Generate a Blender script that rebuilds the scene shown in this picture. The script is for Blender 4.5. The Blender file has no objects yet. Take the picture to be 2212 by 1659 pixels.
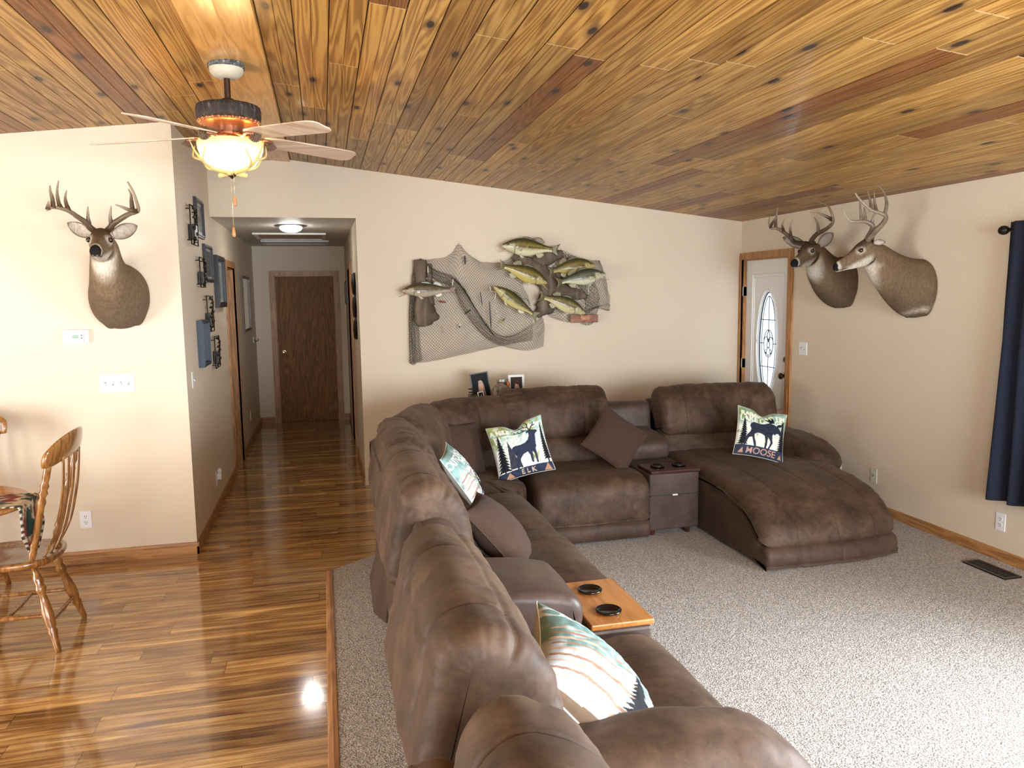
import bpy, math, random
import numpy as np
from mathutils import Vector, Matrix, noise as mnoise

SC = bpy.context.scene
COL = SC.collection
# ---------------------------------------------------------------- camera
IMG_W, IMG_H, FPX, CAM_H = 2212, 1659, 1661.0, 1.73
_y = Vector((697-1106, 829.5-640, -FPX)).normalized()
_z = Vector((-194, 14000, FPX)).normalized()
_z = (_z - _y*_y.dot(_z)).normalized()
_x = _y.cross(_z)
CAMR = Matrix((_x, _y, _z))            # camera space -> world
CAMP = Vector((0, 0, CAM_H))
cam_d = bpy.data.cameras.new('camera'); cam = bpy.data.objects.new('camera', cam_d); COL.objects.link(cam)
cam_d.sensor_width = 36.0; cam_d.lens = 36.0*FPX/IMG_W; cam_d.clip_start = .05
cam.matrix_world = Matrix.Translation(CAMP) @ CAMR.to_4x4()
SC.camera = cam
# ---------------------------------------------------------------- view + world + daylight
SC.view_settings.view_transform = 'Standard'; SC.view_settings.look = 'None'
SC.view_settings.gamma = 1; SC.view_settings.use_curve_mapping = False
SC.view_settings.exposure = 1.38
SC.cycles.max_bounces = 7; SC.cycles.diffuse_bounces = 5; SC.cycles.glossy_bounces = 3
SC.cycles.transmission_bounces = 4; SC.cycles.transparent_max_bounces = 8
SC.cycles.sample_clamp_indirect = 6; SC.cycles.caustics_reflective = False; SC.cycles.caustics_refractive = False
W = bpy.data.worlds.new('sky'); SC.world = W; W.use_nodes = True
W.node_tree.nodes['Background'].inputs[0].default_value = (.80, .90, 1.0, 1)
W.node_tree.nodes['Background'].inputs[1].default_value = 3.0

def area_light(name, loc, rot, sx, sy, power, color):
    d = bpy.data.lights.new(name, 'AREA'); d.shape = 'RECTANGLE'; d.size = sx; d.size_y = sy
    d.energy = power; d.color = color
    o = bpy.data.objects.new(name, d); COL.objects.link(o); o.location = loc; o.rotation_euler = rot
    return o
DAY = (.93, .97, 1.0)
H90 = math.pi/2
# daylight at each opening: right window, rear picture window, dining-side glass door
area_light('daylight_right_window', (4.16, 1.35, 1.28), (0, math.radians(72), 0), 1.5, 1.85, 80, (.84, .92, 1.0)).data.spread = math.radians(118)
area_light('daylight_rear_window', (1.9, -2.56, 1.35), (math.radians(76), 0, 0), 3.0, 1.5, 185, (.88, .94, 1.0))
area_light('fill_rear_dining_side', (-1.7, -2.56, 1.4), (math.radians(74), 0, 0), 1.8, 1.3, 55, (1.0, .96, .88))  # added fill, no known window: brightens the near-left floor and sofa back
area_light('daylight_glass_door', (-4.16, 2.6, 1.05), (0, -H90, 0), 2.0, 1.9, 66, (1.0, .97, .90))

# ---------------------------------------------------------------- pixel helpers: rays of the photograph to real planes
def ray(px, py): return CAMR @ Vector((px-1106, 829.5-py, -FPX))
def atY(px, py, Y): d = ray(px, py); return CAMP + d*(Y/d.y)
def atX(px, py, X): d = ray(px, py); return CAMP + d*(X/d.x)
def atZ(px, py, Z=0): d = ray(px, py); return CAMP + d*((Z-CAM_H)/d.z)

# ---------------------------------------------------------------- mesh helpers
WL = {}
def link(o):
    COL.objects.link(o); return o
def empty(name, loc):
    o = bpy.data.objects.new(name, None); o.empty_display_size = .1; link(o); o.location = Vector(loc); WL[o.name] = Vector(loc); return o
def tag(o, label=None, cat=None, group=None, kind=None):
    if label: o['label'] = label
    if cat: o['category'] = cat
    if group: o['group'] = group
    if kind: o['kind'] = kind
    return o
def thing(name, loc, label, cat, group=None):
    return tag(empty(name, loc), label, cat, group)

class MB:
    def __init__(s, M=None): s.v = []; s.f = []; s.c = []; s.mi = []; s.M = M; s.cur = 0
    def add(s, vs, fs, col=None):
        b = len(s.v)
        for p in vs:
            p = Vector(p); s.v.append(s.M @ p if s.M else p)
        for f in fs: s.f.append(tuple(b+i for i in f)); s.mi.append(s.cur)
        if col is not None:
            if callable(col): s.c += [col(Vector(p)) for p in vs]
            elif len(col) and not isinstance(col[0], (int, float)): s.c += list(col)
            else: s.c += [tuple(col)]*len(vs)
        elif s.c: s.c += [(1, 1, 1)]*len(vs)
        return s
    def box(s, a, b, col=None):
        x0, y0, z0 = a; x1, y1, z1 = b
        vs = [(x, y, z) for z in (z0, z1) for y in (y0, y1) for x in (x0, x1)]
        return s.add(vs, [(0, 2, 3, 1), (4, 5, 7, 6), (0, 1, 5, 4), (2, 6, 7, 3), (0, 4, 6, 2), (1, 3, 7, 5)], col)
    def quad(s, a, b, c, d, col=None): return s.add([a, b, c, d], [(0, 1, 2, 3)], col)
    def tube(s, pts, r, n=8, cap=True, flat=1.0, col=None):
        pts = [Vector(p) for p in pts]; m = len(pts)
        if not isinstance(r, (list, tuple)): r = [r]*m
        vs = []; up = None
        for i, p in enumerate(pts):
            t = (pts[min(i+1, m-1)] - pts[max(i-1, 0)])
            t = t.normalized() if t.length > 1e-9 else Vector((0, 0, 1))
            if up is None:
                up = Vector((0, 0, 1)) if abs(t.z) < .9 else Vector((1, 0, 0))
            up = (up - t*up.dot(t)).normalized(); sd = t.cross(up)
            for k in range(n):
                a = 2*math.pi*k/n
                vs.append(p + up*math.cos(a)*r[i]*flat + sd*math.sin(a)*r[i])
        fs = [(i*n+k, i*n+(k+1) % n, (i+1)*n+(k+1) % n, (i+1)*n+k) for i in range(m-1) for k in range(n)]
        if cap: fs += [tuple(range(n))[::-1], tuple((m-1)*n+k for k in range(n))]
        return s.add(vs, fs, col)
    def lathe(s, prof, base=(0, 0, 0), axis=(0, 0, 1), n=24, col=None, cap=True):
        ax = Vector(axis).normalized(); a = Vector((1, 0, 0)) if abs(ax.x) < .9 else Vector((0, 1, 0))
        a = (a - ax*a.dot(ax)).normalized(); b = ax.cross(a); base = Vector(base); vs = []
        for r, h in prof:
            for k in range(n):
                t = 2*math.pi*k/n; vs.append(base + ax*h + (a*math.cos(t)+b*math.sin(t))*r)
        m = len(prof)
        fs = [(i*n+k, i*n+(k+1) % n, (i+1)*n+(k+1) % n, (i+1)*n+k) for i in range(m-1) for k in range(n)]
        if cap: fs += [tuple(range(n))[::-1], tuple((m-1)*n+k for k in range(n))]
        return s.add(vs, fs, col)
    def ball(s, c, r, n=16, col=None, sc=(1, 1, 1), R=None):
        vs = []; c = Vector(c); m = n//2
        for i in range(m+1):
            a = math.pi*(i+.02)/(m+.04)
            for k in range(n):
                b = 2*math.pi*k/n
                p = Vector((math.sin(a)*math.cos(b)*sc[0], math.sin(a)*math.sin(b)*sc[1], math.cos(a)*sc[2]))*r
                vs.append(c + (R @ p if R else p))
        fs = [(i*n+k, (i+1)*n+k, (i+1)*n+(k+1) % n, i*n+(k+1) % n) for i in range(m) for k in range(n)]
        fs += [tuple(range(n)), tuple(m*n+k for k in range(n))[::-1]]
        return s.add(vs, fs, col)
    def loft(s, rings, cap=True, closed=True, col=None):
        n = len(rings[0]); m = len(rings); vs = [p for r in rings for p in r]
        K = n if closed else n-1
        fs = [(i*n+k, i*n+(k+1) % n, (i+1)*n+(k+1) % n, (i+1)*n+k) for i in range(m-1) for k in range(K)]
        if cap and closed: fs += [tuple(range(n))[::-1], tuple((m-1)*n+k for k in range(n))]
        return s.add(vs, fs, col)
    def prism(s, poly, d, col=None):
        """poly: list of 3D points (planar), d: extrusion vector"""
        n = len(poly); d = Vector(d); vs = [Vector(p) for p in poly] + [Vector(p)+d for p in poly]
        fs = [tuple(range(n))[::-1], tuple(range(n, 2*n))] + [(i, (i+1) % n, n+(i+1) % n, n+i) for i in range(n)]
        return s.add(vs, fs, col)
    def build(s, name, mats, parent=None, smooth=False, bevel=0, sub=0, origin=None, auto=None, fix=True):
        if parent is not None: o0 = WL[parent.name]
        elif origin is not None: o0 = Vector(origin)
        else:
            xs = [p.x for p in s.v]; ys = [p.y for p in s.v]; zs = [p.z for p in s.v]
            o0 = Vector(((min(xs)+max(xs))/2, (min(ys)+max(ys))/2, min(zs)))
        me = bpy.data.meshes.new(name)
        me.from_pydata([tuple(p-o0) for p in s.v], [], s.f)
        if not isinstance(mats, (list, tuple)): mats = [mats]
        for m in mats: me.materials.append(m)
        if any(s.mi): me.polygons.foreach_set('material_index', s.mi)
        if s.c:
            at = me.color_attributes.new('Col', 'FLOAT_COLOR', 'POINT')
            at.data.foreach_set('color', np.array([(c[0], c[1], c[2], 1) for c in s.c], dtype=np.float32).ravel())
        if fix:
            import bmesh
            bm = bmesh.new(); bm.from_mesh(me); bmesh.ops.recalc_face_normals(bm, faces=bm.faces); bm.to_mesh(me); bm.free()
        if smooth or auto is not None:
            me.polygons.foreach_set('use_smooth', [True]*len(me.polygons))
            if auto is not None:
                try: me.set_sharp_from_angle(angle=math.radians(auto))
                except Exception: pass
        me.update()
        o = bpy.data.objects.new(name, me); link(o)
        if bevel:
            b = o.modifiers.new('bevel', 'BEVEL'); b.width = bevel; b.segments = 2; b.limit_method = 'ANGLE'; b.angle_limit = math.radians(40)
        if sub:
            b = o.modifiers.new('sub', 'SUBSURF'); b.levels = sub; b.render_levels = sub
        if parent is not None: o.parent = parent; WL[o.name] = o0.copy()
        else: o.location = o0; WL[o.name] = o0.copy()
        return o

def cr(pts, k=6, closed=False):
    """Catmull-Rom through tuples of any length"""
    P = [np.array(p, float) for p in pts]; n = len(P); out = []
    seg = n if closed else n-1
    for i in range(seg):
        if closed: a, b, c, d = P[(i-1) % n], P[i], P[(i+1) % n], P[(i+2) % n]
        else: a, b, c, d = P[max(i-1, 0)], P[i], P[i+1], P[min(i+2, n-1)]
        for j in range(k):
            t = j/k
            out.append(.5*((2*b)+(c-a)*t+(2*a-5*b+4*c-d)*t*t+(3*b-a-3*c+d)*t**3))
    if not closed: out.append(P[-1])
    return out

# ---------------------------------------------------------------- materials
class NT:
    def __init__(s, name):
        s.m = bpy.data.materials.new(name); s.m.use_nodes = True; s.t = s.m.node_tree
        s.b = s.t.nodes['Principled BSDF']
    def n(s, typ, **kw):
        nd = s.t.nodes.new(typ)
        for k, v in kw.items():
            if k.startswith('i_'):
                key = k[2:]; key = int(key) if key.isdigit() else key.replace('_', ' ')
                s.set(nd.inputs[key], v)
            else: setattr(nd, k, v)
        return nd
    def set(s, inp, v):
        if isinstance(v, bpy.types.NodeSocket): s.t.links.new(v, inp)
        elif isinstance(v, bpy.types.Node): s.t.links.new(v.outputs[0], inp)
        else: inp.default_value = v
    def math(s, op, a, b=None, c=None, clamp=False):
        nd = s.t.nodes.new('ShaderNodeMath'); nd.operation = op; nd.use_clamp = clamp
        s.set(nd.inputs[0], a)
        if b is not None: s.set(nd.inputs[1], b)
        if c is not None: s.set(nd.inputs[2], c)
        return nd.outputs[0]
    def noise(s, vec, scale, detail=3, rough=.5, dist=0, out=0):
        nd = s.n('ShaderNodeTexNoise'); s.set(nd.inputs['Vector'], vec); s.set(nd.inputs['Scale'], scale)
        nd.inputs['Detail'].default_value = detail; nd.inputs['Roughness'].default_value = rough; nd.inputs['Distortion'].default_value = dist
        return nd.outputs[out]
    def ramp(s, fac, stops, interp='LINEAR'):
        nd = s.n('ShaderNodeValToRGB'); s.set(nd.inputs[0], fac); cr_ = nd.color_ramp; cr_.interpolation = interp
        while len(cr_.elements) < len(stops): cr_.elements.new(.5)
        for e, (p, c) in zip(cr_.elements, stops): e.position = p; e.color = (*c, 1) if len(c) == 3 else c
        return nd.outputs[0]
    def mix(s, fac, a, b, mode='MIX'):
        nd = s.t.nodes.new('ShaderNodeMix'); nd.data_type = 'RGBA'; nd.blend_type = mode
        s.set(nd.inputs[0], fac)
        s.set(nd.inputs[6], (*a, 1) if isinstance(a, tuple) and len(a) == 3 else a); s.set(nd.inputs[7], (*b, 1) if isinstance(b, tuple) and len(b) == 3 else b)
        return nd.outputs[2]
    def comb(s, x, y, z):
        nd = s.t.nodes.new('ShaderNodeCombineXYZ'); s.set(nd.inputs[0], x); s.set(nd.inputs[1], y); s.set(nd.inputs[2], z); return nd.outputs[0]
    def sep(s, v):
        nd = s.t.nodes.new('ShaderNodeSeparateXYZ'); s.set(nd.inputs[0], v); return nd.outputs
    def obj(s): return s.n('ShaderNodeTexCoord').outputs['Object']
    def mapping(s, v, scale):
        nd = s.n('ShaderNodeMapping'); s.set(nd.inputs[0], v); nd.inputs['Scale'].default_value = scale; return nd.outputs[0]
    def bump(s, h, strength=.3, dist=.01):
        nd = s.n('ShaderNodeBump'); nd.inputs['Strength'].default_value = strength; nd.inputs['Distance'].default_value = dist
        s.set(nd.inputs['Height'], h); s.t.links.new(nd.outputs[0], s.b.inputs['Normal']); return nd
    def out(s, **kw):
        for k, v in kw.items():
            key = k.replace('_', ' ')
            if isinstance(v, tuple) and len(v) == 3 and key != 'Normal': v = (*v, 1)
            s.set(s.b.inputs[key], v)
        return s.m

def plain(name, col, rough=.5, metal=0, spec=.5, emit=None, es=0, nz=0, nscale=30, bump=0, bscale=60, bdist=.004):
    m = NT(name); c = (*col, 1)
    if nz:
        f = m.noise(m.obj(), nscale, 4, .6)
        c = m.mix(f, tuple(max(0, x*(1-nz)) for x in col), tuple(min(1, x*(1+nz)) for x in col))
    m.out(Base_Color=c, Roughness=rough, Metallic=metal, Specular_IOR_Level=spec)
    if emit: m.out(Emission_Color=(*emit, 1), Emission_Strength=es)
    if bump: m.bump(m.noise(m.obj(), bscale, 3), bump, bdist)
    return m.m

def wood(name, dark, mid, light, axis=2, scale=1.0, rough=.35, coat=0, freq=9, spec=.5):
    """solid wood with grain running along an object axis"""
    m = NT(name); sc = [7*scale]*3; sc[axis] = .7*scale
    v = m.mapping(m.obj(), tuple(sc))
    n1 = m.noise(v, 1.6, 2, .5, .3)
    rings = m.math('SINE', m.math('MULTIPLY', n1, freq*6.28))
    rings = m.math('MULTIPLY_ADD', rings, .5, .5)
    sc2 = [60*scale]*3; sc2[axis] = 2*scale
    fine = m.noise(m.mapping(m.obj(), tuple(sc2)), 2.5, 4, .6)
    f = m.math('ADD', m.math('MULTIPLY', rings, .45), m.math('MULTIPLY', fine, .6))
    c = m.ramp(f, [(.15, dark), (.5, mid), (.85, light)])
    m.out(Base_Color=c, Roughness=rough, Specular_IOR_Level=spec, Coat_Weight=coat, Coat_Roughness=.12)
    m.bump(fine, .08, .003)
    return m.m

def plank(name, uax, vax, width, length, cols, variety, freq, stretch, rough, knots=0, gap=.0016, gapcol=(.05, .02, .01), pair=False, v0=0.0, coat=0, spec=.5, endjit=1.0, contrast=.5, streak=0.0, fw=.35, bigw=.35, rv=9.0, fsc=160.0, endcol=None, endgap=None):
    m = NT(name); P = m.sep(m.obj()); U = P[uax]; V = m.math('SUBTRACT', P[vax], v0)
    vr = m.math('DIVIDE', V, width); row = m.math('FLOOR', vr)
    wn = m.n('ShaderNodeTexWhiteNoise', noise_dimensions='1D'); m.set(wn.inputs['W'], row)
    ur = m.math('ADD', m.math('DIVIDE', U, length), m.math('MULTIPLY', wn.outputs[0], 7.3*endjit)); colm = m.math('FLOOR', ur)
    wn2 = m.n('ShaderNodeTexWhiteNoise', noise_dimensions='2D'); m.set(wn2.inputs['Vector'], m.comb(row, colm, 0.0))
    idr = wn2.outputs[0]; idc = m.sep(wn2.outputs[1])
    fv = m.math('FRACT', vr); fu = m.math('FRACT', ur)
    off = m.math('MULTIPLY', idr, 37.0)
    vec = m.comb(m.math('MULTIPLY', U, stretch), m.math('MULTIPLY', m.math('ADD', V, off), rv), off)
    n1 = m.noise(vec, 1.0, 2.5, .5, .15)
    rings = m.math('SINE', m.math('MULTIPLY', n1, freq)); rings = m.math('MULTIPLY_ADD', rings, .5, .5)
    rings = m.math('POWER', rings, 1.4)
    fine = m.noise(m.comb(m.math('MULTIPLY', U, stretch*3), m.math('MULTIPLY', m.math('ADD', V, off), fsc), off), 1.0, 3, .6)
    big = m.noise(m.comb(m.math('MULTIPLY', U, stretch*.8), m.math('MULTIPLY', m.math('ADD', V, off), 14.0), m.math('ADD', off, 5.0)), 1.0, 2, .5)
    f = m.math('ADD', m.math('MULTIPLY', rings, contrast*.55), m.math('MULTIPLY', fine, fw))
    f = m.math('ADD', f, m.math('MULTIPLY', big, bigw+streak)); f = m.math('SUBTRACT', f, (contrast*.28+fw*.5+(bigw+streak)*.5)-.5)
    c = m.ramp(f, [(i/(len(cols)-1)*.7+.15, k) for i, k in enumerate(cols)])
    for (lo, hi, tint, chan) in variety:
        mk = m.math('MULTIPLY', m.math('GREATER_THAN', idc[chan], lo), m.math('LESS_THAN', idc[chan], hi))
        c = m.mix(mk, c, (*tint, 1), 'MULTIPLY')
    val = m.math('MULTIPLY_ADD', idr, .42, .80)
    hs = m.n('ShaderNodeHueSaturation'); m.set(hs.inputs['Value'], val); m.set(hs.inputs['Color'], c); c = hs.outputs[0]
    if knots:
        vo = m.n('ShaderNodeTexVoronoi', voronoi_dimensions='2D'); m.set(vo.inputs['Vector'], m.comb(m.math('MULTIPLY', U, .9), m.math('MULTIPLY', V, 2.4), 0.0)); vo.inputs['Scale'].default_value = knots
        kn = m.math('LESS_THAN', idc[2], .75)
        k1 = m.ramp(vo.outputs['Distance'], [(.045, (1, 1, 1)), (.065, (.45, .45, .45)), (.14, (0, 0, 0))])
        c = m.mix(m.math('MULTIPLY', k1, kn), c, (.03, .012, .008, 1))
    g = m.math('MULTIPLY', m.math('MINIMUM', fv, m.math('SUBTRACT', 1.0, fv)), width)
    ge = m.math('MULTIPLY', m.math('MINIMUM', fu, m.math('SUBTRACT', 1.0, fu)), length)
    gm = m.math('LESS_THAN', g, gap); gem = m.math('LESS_THAN', ge, endgap or gap)
    gg = m.math('MAXIMUM', gm, gem)
    c = m.mix(gm if endcol else gg, c, (*gapcol, 1))
    if endcol: c = m.mix(gem, c, (*endcol, 1))
    m.out(Base_Color=c, Roughness=rough, Specular_IOR_Level=spec, Coat_Weight=coat, Coat_Roughness=.06)
    h = m.math('SUBTRACT', m.math('MULTIPLY', fine, .12), gg)
    m.bump(h, .25, .002)
    return m.m
def wall_mat(name, col, bs=.35):
    m = NT(name); v = m.obj()
    big = m.noise(v, 1.3, 3, .5)
    c = m.mix(big, tuple(x*.96 for x in col), tuple(min(1, x*1.03) for x in col))
    m.out(Base_Color=c, Roughness=.55, Specular_IOR_Level=.35)
    n = m.math('ADD', m.noise(v, 55, 3, .6), m.math('MULTIPLY', m.noise(v, 160, 2), .5))
    m.bump(n, bs, .004); return m.m
M_wall = wall_mat('wall_paint_tan', (.68, .585, .455))
M_hallceil = wall_mat('hall_ceiling_texture', (.62, .60, .56), .8)
M_floor = plank('laminate_planks', 0, 1, .127, 1.21,
    [(.12, .055, .02), (.24, .12, .042), (.36, .20, .070), (.50, .31, .115), (.74, .52, .23)],
    [(0, .3, (.90, .85, .80), 0), (.75, 1, (1.10, 1.08, 1.0), 0)], 34, 1.1, .12, gap=.0010, gapcol=(.06, .025, .01), v0=.05, coat=.4, contrast=.45, streak=.25, fw=.8, bigw=.5, rv=11, fsc=75.0)
M_ceil = plank('pine_ceiling_planks', 1, 0, .146, 2.6,
    [(.15, .064, .013), (.28, .136, .030), (.38, .202, .050), (.44, .250, .066), (.50, .300, .090)],
    [(.93, 1, (.45, .30, .26), 0), (.0, .13, (.78, .70, .60), 1), (.5, .7, (1.08, 1.03, .95), 1)], 120, .30, .40, knots=1.5, gap=.0024, gapcol=(.05, .018, .006), v0=-.22, coat=.10, spec=.3, contrast=.75, fw=.30, bigw=.12, rv=7.0, fsc=220.0, endcol=(.62, .42, .2), endgap=.0035)
M_ridge = wood('ridge_board_pine', (.42, .20, .05), (.56, .30, .085), (.64, .37, .12), 1, 1.0, .3, .2, 7)
M_oak = wood('oak_trim', (.23, .10, .035), (.36, .17, .06), (.46, .24, .09), 2, 1.6, .4, 0, 5)
M_oakx = wood('oak_trim_horizontal', (.23, .10, .035), (.36, .17, .06), (.46, .24, .09), 0, 1.6, .4, 0, 5)
M_oaky = wood('oak_trim_lengthwise', (.23, .10, .035), (.36, .17, .06), (.46, .24, .09), 1, 1.6, .4, 0, 5)
M_doorwood = wood('oak_veneer_door', (.12, .048, .013), (.21, .090, .026), (.28, .13, .040), 2, .8, .5, 0, 12, .2)
M_chairwood = wood('varnished_oak', (.13, .05, .013), (.24, .10, .027), (.34, .16, .045), 2, 2.2, .22, .5, 4)
M_tabletop = wood('varnished_oak_tabletop', (.26, .10, .03), (.42, .19, .06), (.55, .28, .10), 0, 1.2, .12, .6, 4)
M_cupwood = wood('cherry_stained_board', (.30, .11, .025), (.42, .17, .04), (.50, .22, .055), 1, 1.6, .25, .4, 3)
M_cupdark = wood('dark_stained_board', (.025, .008, .006), (.05, .016, .012), (.08, .025, .02), 0, 1.6, .2, .4, 3)
M_white = plain('white_enamel', (.80, .80, .78), .35)
M_door = plain('white_painted_steel_door', (.74, .74, .72), .35)
M_plastic = plain('white_plastic', (.80, .81, .83), .3)
M_ivory = plain('ivory_plastic', (.62, .62, .50), .35)
M_slot = plain('dark_slot', (.03, .03, .03), .6)
M_black = plain('black_plastic', (.012, .012, .014), .25)
M_blackgloss = plain('black_gloss_cup', (.006, .006, .008), .06)
M_blackwood = plain('black_painted_wood', (.016, .018, .022), .35)
M_blueblack = plain('slate_blue_painted_wood', (.03, .05, .075), .4)
M_iron = plain('wrought_iron', (.02, .016, .014), .45, .6)
M_bronze = plain('oil_rubbed_bronze', (.055, .028, .018), .35, .8)
M_brass = plain('brass', (.75, .60, .35), .2, 1)
M_steel = plain('satin_steel', (.6, .6, .6), .3, 1)
M_glass_dark = plain('picture_glass', (.10, .12, .13), .08)
M_photo = plain('pale_photo_print', (.42, .42, .40), .3)

def carpet_mat():
    m = NT('carpet_pile'); v = m.obj()
    n1 = m.noise(v, 145, 2, .6); n2 = m.noise(v, 60, 3, .6); n3 = m.noise(v, 2.2, 3, .6)
    f = m.math('ADD', m.math('MULTIPLY', n1, .75), m.math('MULTIPLY', n2, .25))
    c = m.ramp(f, [(.36, (.10, .086, .072)), (.45, (.32, .29, .26)), (.53, (.54, .50, .46)), (.62, (.80, .77, .73))])
    c = m.mix(m.math('MULTIPLY', n3, .4), c, (.42, .385, .35, 1))
    m.out(Base_Color=c, Roughness=.95, Specular_IOR_Level=.1, Sheen_Weight=.2)
    m.bump(f, 1.0, .02); return m.m
M_carpet = carpet_mat()

def suede(name, dark, mid, light, wr=.35, rough=.62):
    m = NT(name); v = m.obj()
    a = m.noise(v, 4.2, 5, .62, .5); b = m.noise(v, 22, 5, .7, .3); g = m.noise(v, 420, 2, .6)
    f = m.math('ADD', m.math('MULTIPLY', a, .62), m.math('MULTIPLY', b, .32)); f = m.math('ADD', f, m.math('MULTIPLY', g, .08))
    c = m.ramp(f, [(.38, dark), (.51, mid), (.64, light)])
    m.out(Base_Color=c, Roughness=rough, Specular_IOR_Level=.32, Sheen_Weight=.07, Sheen_Roughness=.45, Sheen_Tint=(.75, .62, .47))
    wv = m.mapping(v, (1.0, 1.0, 1.0))
    w1 = m.noise(wv, 7, 3, .5, .2)
    hh = m.math('ADD', m.math('MULTIPLY', w1, 1.0), m.math('MULTIPLY', g, .035))
    m.bump(hh, wr, .03); return m.m
M_suede = suede('brown_suede', (.030, .0160, .0098), (.066, .038, .0235), (.112, .068, .042), .16)
M_suede2 = suede('brown_suede_panel', (.038, .021, .0135), (.062, .0355, .0235), (.092, .055, .037), .15)
M_leather = suede('brown_smooth_leather', (.045, .029, .023), (.068, .044, .036), (.092, .062, .050), .12, .42)
def weave(name, a, b):
    m = NT(name); v = m.obj(); n = m.noise(v, 260, 2, .6); w = m.noise(m.mapping(v, (1, 1, 4)), 60, 3)
    c = m.mix(m.math('ADD', m.math('MULTIPLY', n, .6), m.math('MULTIPLY', w, .4)), a, b)
    m.out(Base_Color=c, Roughness=.9, Specular_IOR_Level=.12, Sheen_Weight=.05); m.bump(n, .5, .006); return m.m
M_pillow = weave('brown_woven_cover', (.032, .019, .014), (.105, .063, .046))
M_curtain = weave('navy_blackout_cloth', (.012, .014, .026), (.022, .025, .045))
def attr_mat(name, rough=.6, spec=.4, nz=0, nsc=200, bump=0, bsc=200, coat=0, stretch=(1, 1, 1), bd=.003):
    m = NT(name); a = m.n('ShaderNodeAttribute', attribute_name='Col').outputs['Color']; v = m.mapping(m.obj(), stretch)
    if nz:
        f = m.noise(v, nsc, 3, .6); a = m.mix(1.0, a, m.mix(f, (1-nz, 1-nz, 1-nz), (1+nz, 1+nz, 1+nz)), 'MULTIPLY')
    m.out(Base_Color=a, Roughness=rough, Specular_IOR_Level=spec, Coat_Weight=coat, Coat_Roughness=.08)
    if bump: m.bump(m.noise(v, bsc, 3, .6), bump, bd)
    return m.m
M_fur = attr_mat('deer_hide', .85, .15, .6, 90, .8, 220, 0, (1, 1, .35), .007)
M_antler = attr_mat('antler_bone', .45, .4, .3, 60, .5, 90)
M_fish = attr_mat('varnished_fish_skin', .36, .4, .3, 90, .25, 220, .22)
M_print = attr_mat('printed_canvas_cover', .75, .2, .08, 300, .2, 400)
M_img = attr_mat('photo_print', .6, .15)
M_cloth = attr_mat('printed_table_linen', .85, .15, .2, 200, .2, 300)
M_drift = wood('weathered_driftwood', (.075, .058, .042), (.15, .115, .085), (.25, .20, .155), 2, 1.4, .8, 0, 1.2, .2)
M_net = plain('net_twine', (.035, .028, .02), .85)
# ================================================================ the room
XR, XL, YB, YF, YE, XH0, XH1 = 4.09, -4.1, 7.03, 5.447, 11.0, -.90, .312
YR = -2.5; HC = 2.41; RX = -.375; RZ = 2.912; SL = .1125
def ceil_z(x): return RZ - SL*abs(x-RX)
def struct(mb, name, mat, **k): return tag(mb.build(name, mat, origin=(0, 0, 0), **k), kind='structure')
def wallbox(axis, pos, th, u0, u1, z0, z1, holes=()):
    """wall slab: axis 'x' plane at x=pos (u=y) or 'y' plane at y=pos (u=x); th signed thickness away from the room"""
    mb = MB(); us = sorted({u0, u1, *[h[0] for h in holes], *[h[1] for h in holes]}); zs = sorted({z0, z1, *[h[2] for h in holes], *[h[3] for h in holes]})
    for a, b in zip(us, us[1:]):
        for c, d in zip(zs, zs[1:]):
            um, zm = (a+b)/2, (c+d)/2
            if any(h[0] < um < h[1] and h[2] < zm < h[3] for h in holes): continue
            p0, p1 = sorted((pos, pos+th))
            if axis == 'x': mb.box((p0, a, c), (p1, b, d))
            else: mb.box((a, p0, c), (b, p1, d))
    return mb
D3 = (6.19, 6.99, 0, 2.035)          # front door opening (y0,y1,z0,z1)
W1 = (.40, 2.30, .53, 2.03)
struct(wallbox('x', XR, .12, YR, YB+.12, 0, 3.0, [D3, W1]), 'wall_right', M_wall)
D4 = (1.65, 3.55, 0, 2.05)
struct(wallbox('x', XL, -.12, YR, YF+.12, 0, 3.0, [D4]), 'wall_dining', M_wall)
W2 = (.4, 3.4, .6, 2.1)
W3 = (-2.6, -.8, .75, 2.05)  # made-up opening for the dining-side fill light
struct(wallbox('y', YR, -.12, XL, XR, 0, 3.0, [W2, W3]), 'wall_rear', M_wall)
struct(wallbox('y', YF, .12, XL-.12, XH0, 0, 3.0), 'wall_left', M_wall)
D2 = (7.86, 8.56, 0, 2.03)
struct(wallbox('x', XH0, -.12, YF+.12, YE, 0, 3.0, [D2]), 'wall_hall_left', M_wall)
D5 = (8.6, 9.4, 0, 2.03)
struct(wallbox('x', XH1, .12, YB+.12, YE, 0, 2.6, [D5]), 'wall_hall_right', M_wall)
mb = wallbox('y', YB, .12, XH1, XR, 0, 3.0); mb.box((XH0, YB, HC), (XH1, YB+.12, 3.0)); struct(mb, 'wall_back', M_wall)
D1 = (-.637, .168, 0, 2.02)
struct(wallbox('y', YE, .12, XH0-.12, XH1+.12, 0, 2.6, [D1]), 'wall_hall_end', M_wall)
struct(MB().box((XH0, YB+.12, HC), (XH1, YE, HC+.1)), 'ceiling_hall', M_hallceil)
# floors
mb = MB(); CP = [(-.03, YR), (-.03, 4.81), (.55, 5.29), (.55, YB)]
mb.prism([(XL, YR, -.05), (-.03, YR, -.05), (-.03, 4.81, -.05), (.55, 5.29, -.05), (.55, YB, -.05), (.55, YB+.12, -.05), (XH1+.2, YB+.12, -.05), (XH1+.2, YE+.15, -.05), (XH0-.2, YE+.15, -.05), (XH0-.2, YF+.12, -.05), (XL, YF+.12, -.05)], (0, 0, .05))
struct(mb, 'floor', M_floor)
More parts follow.
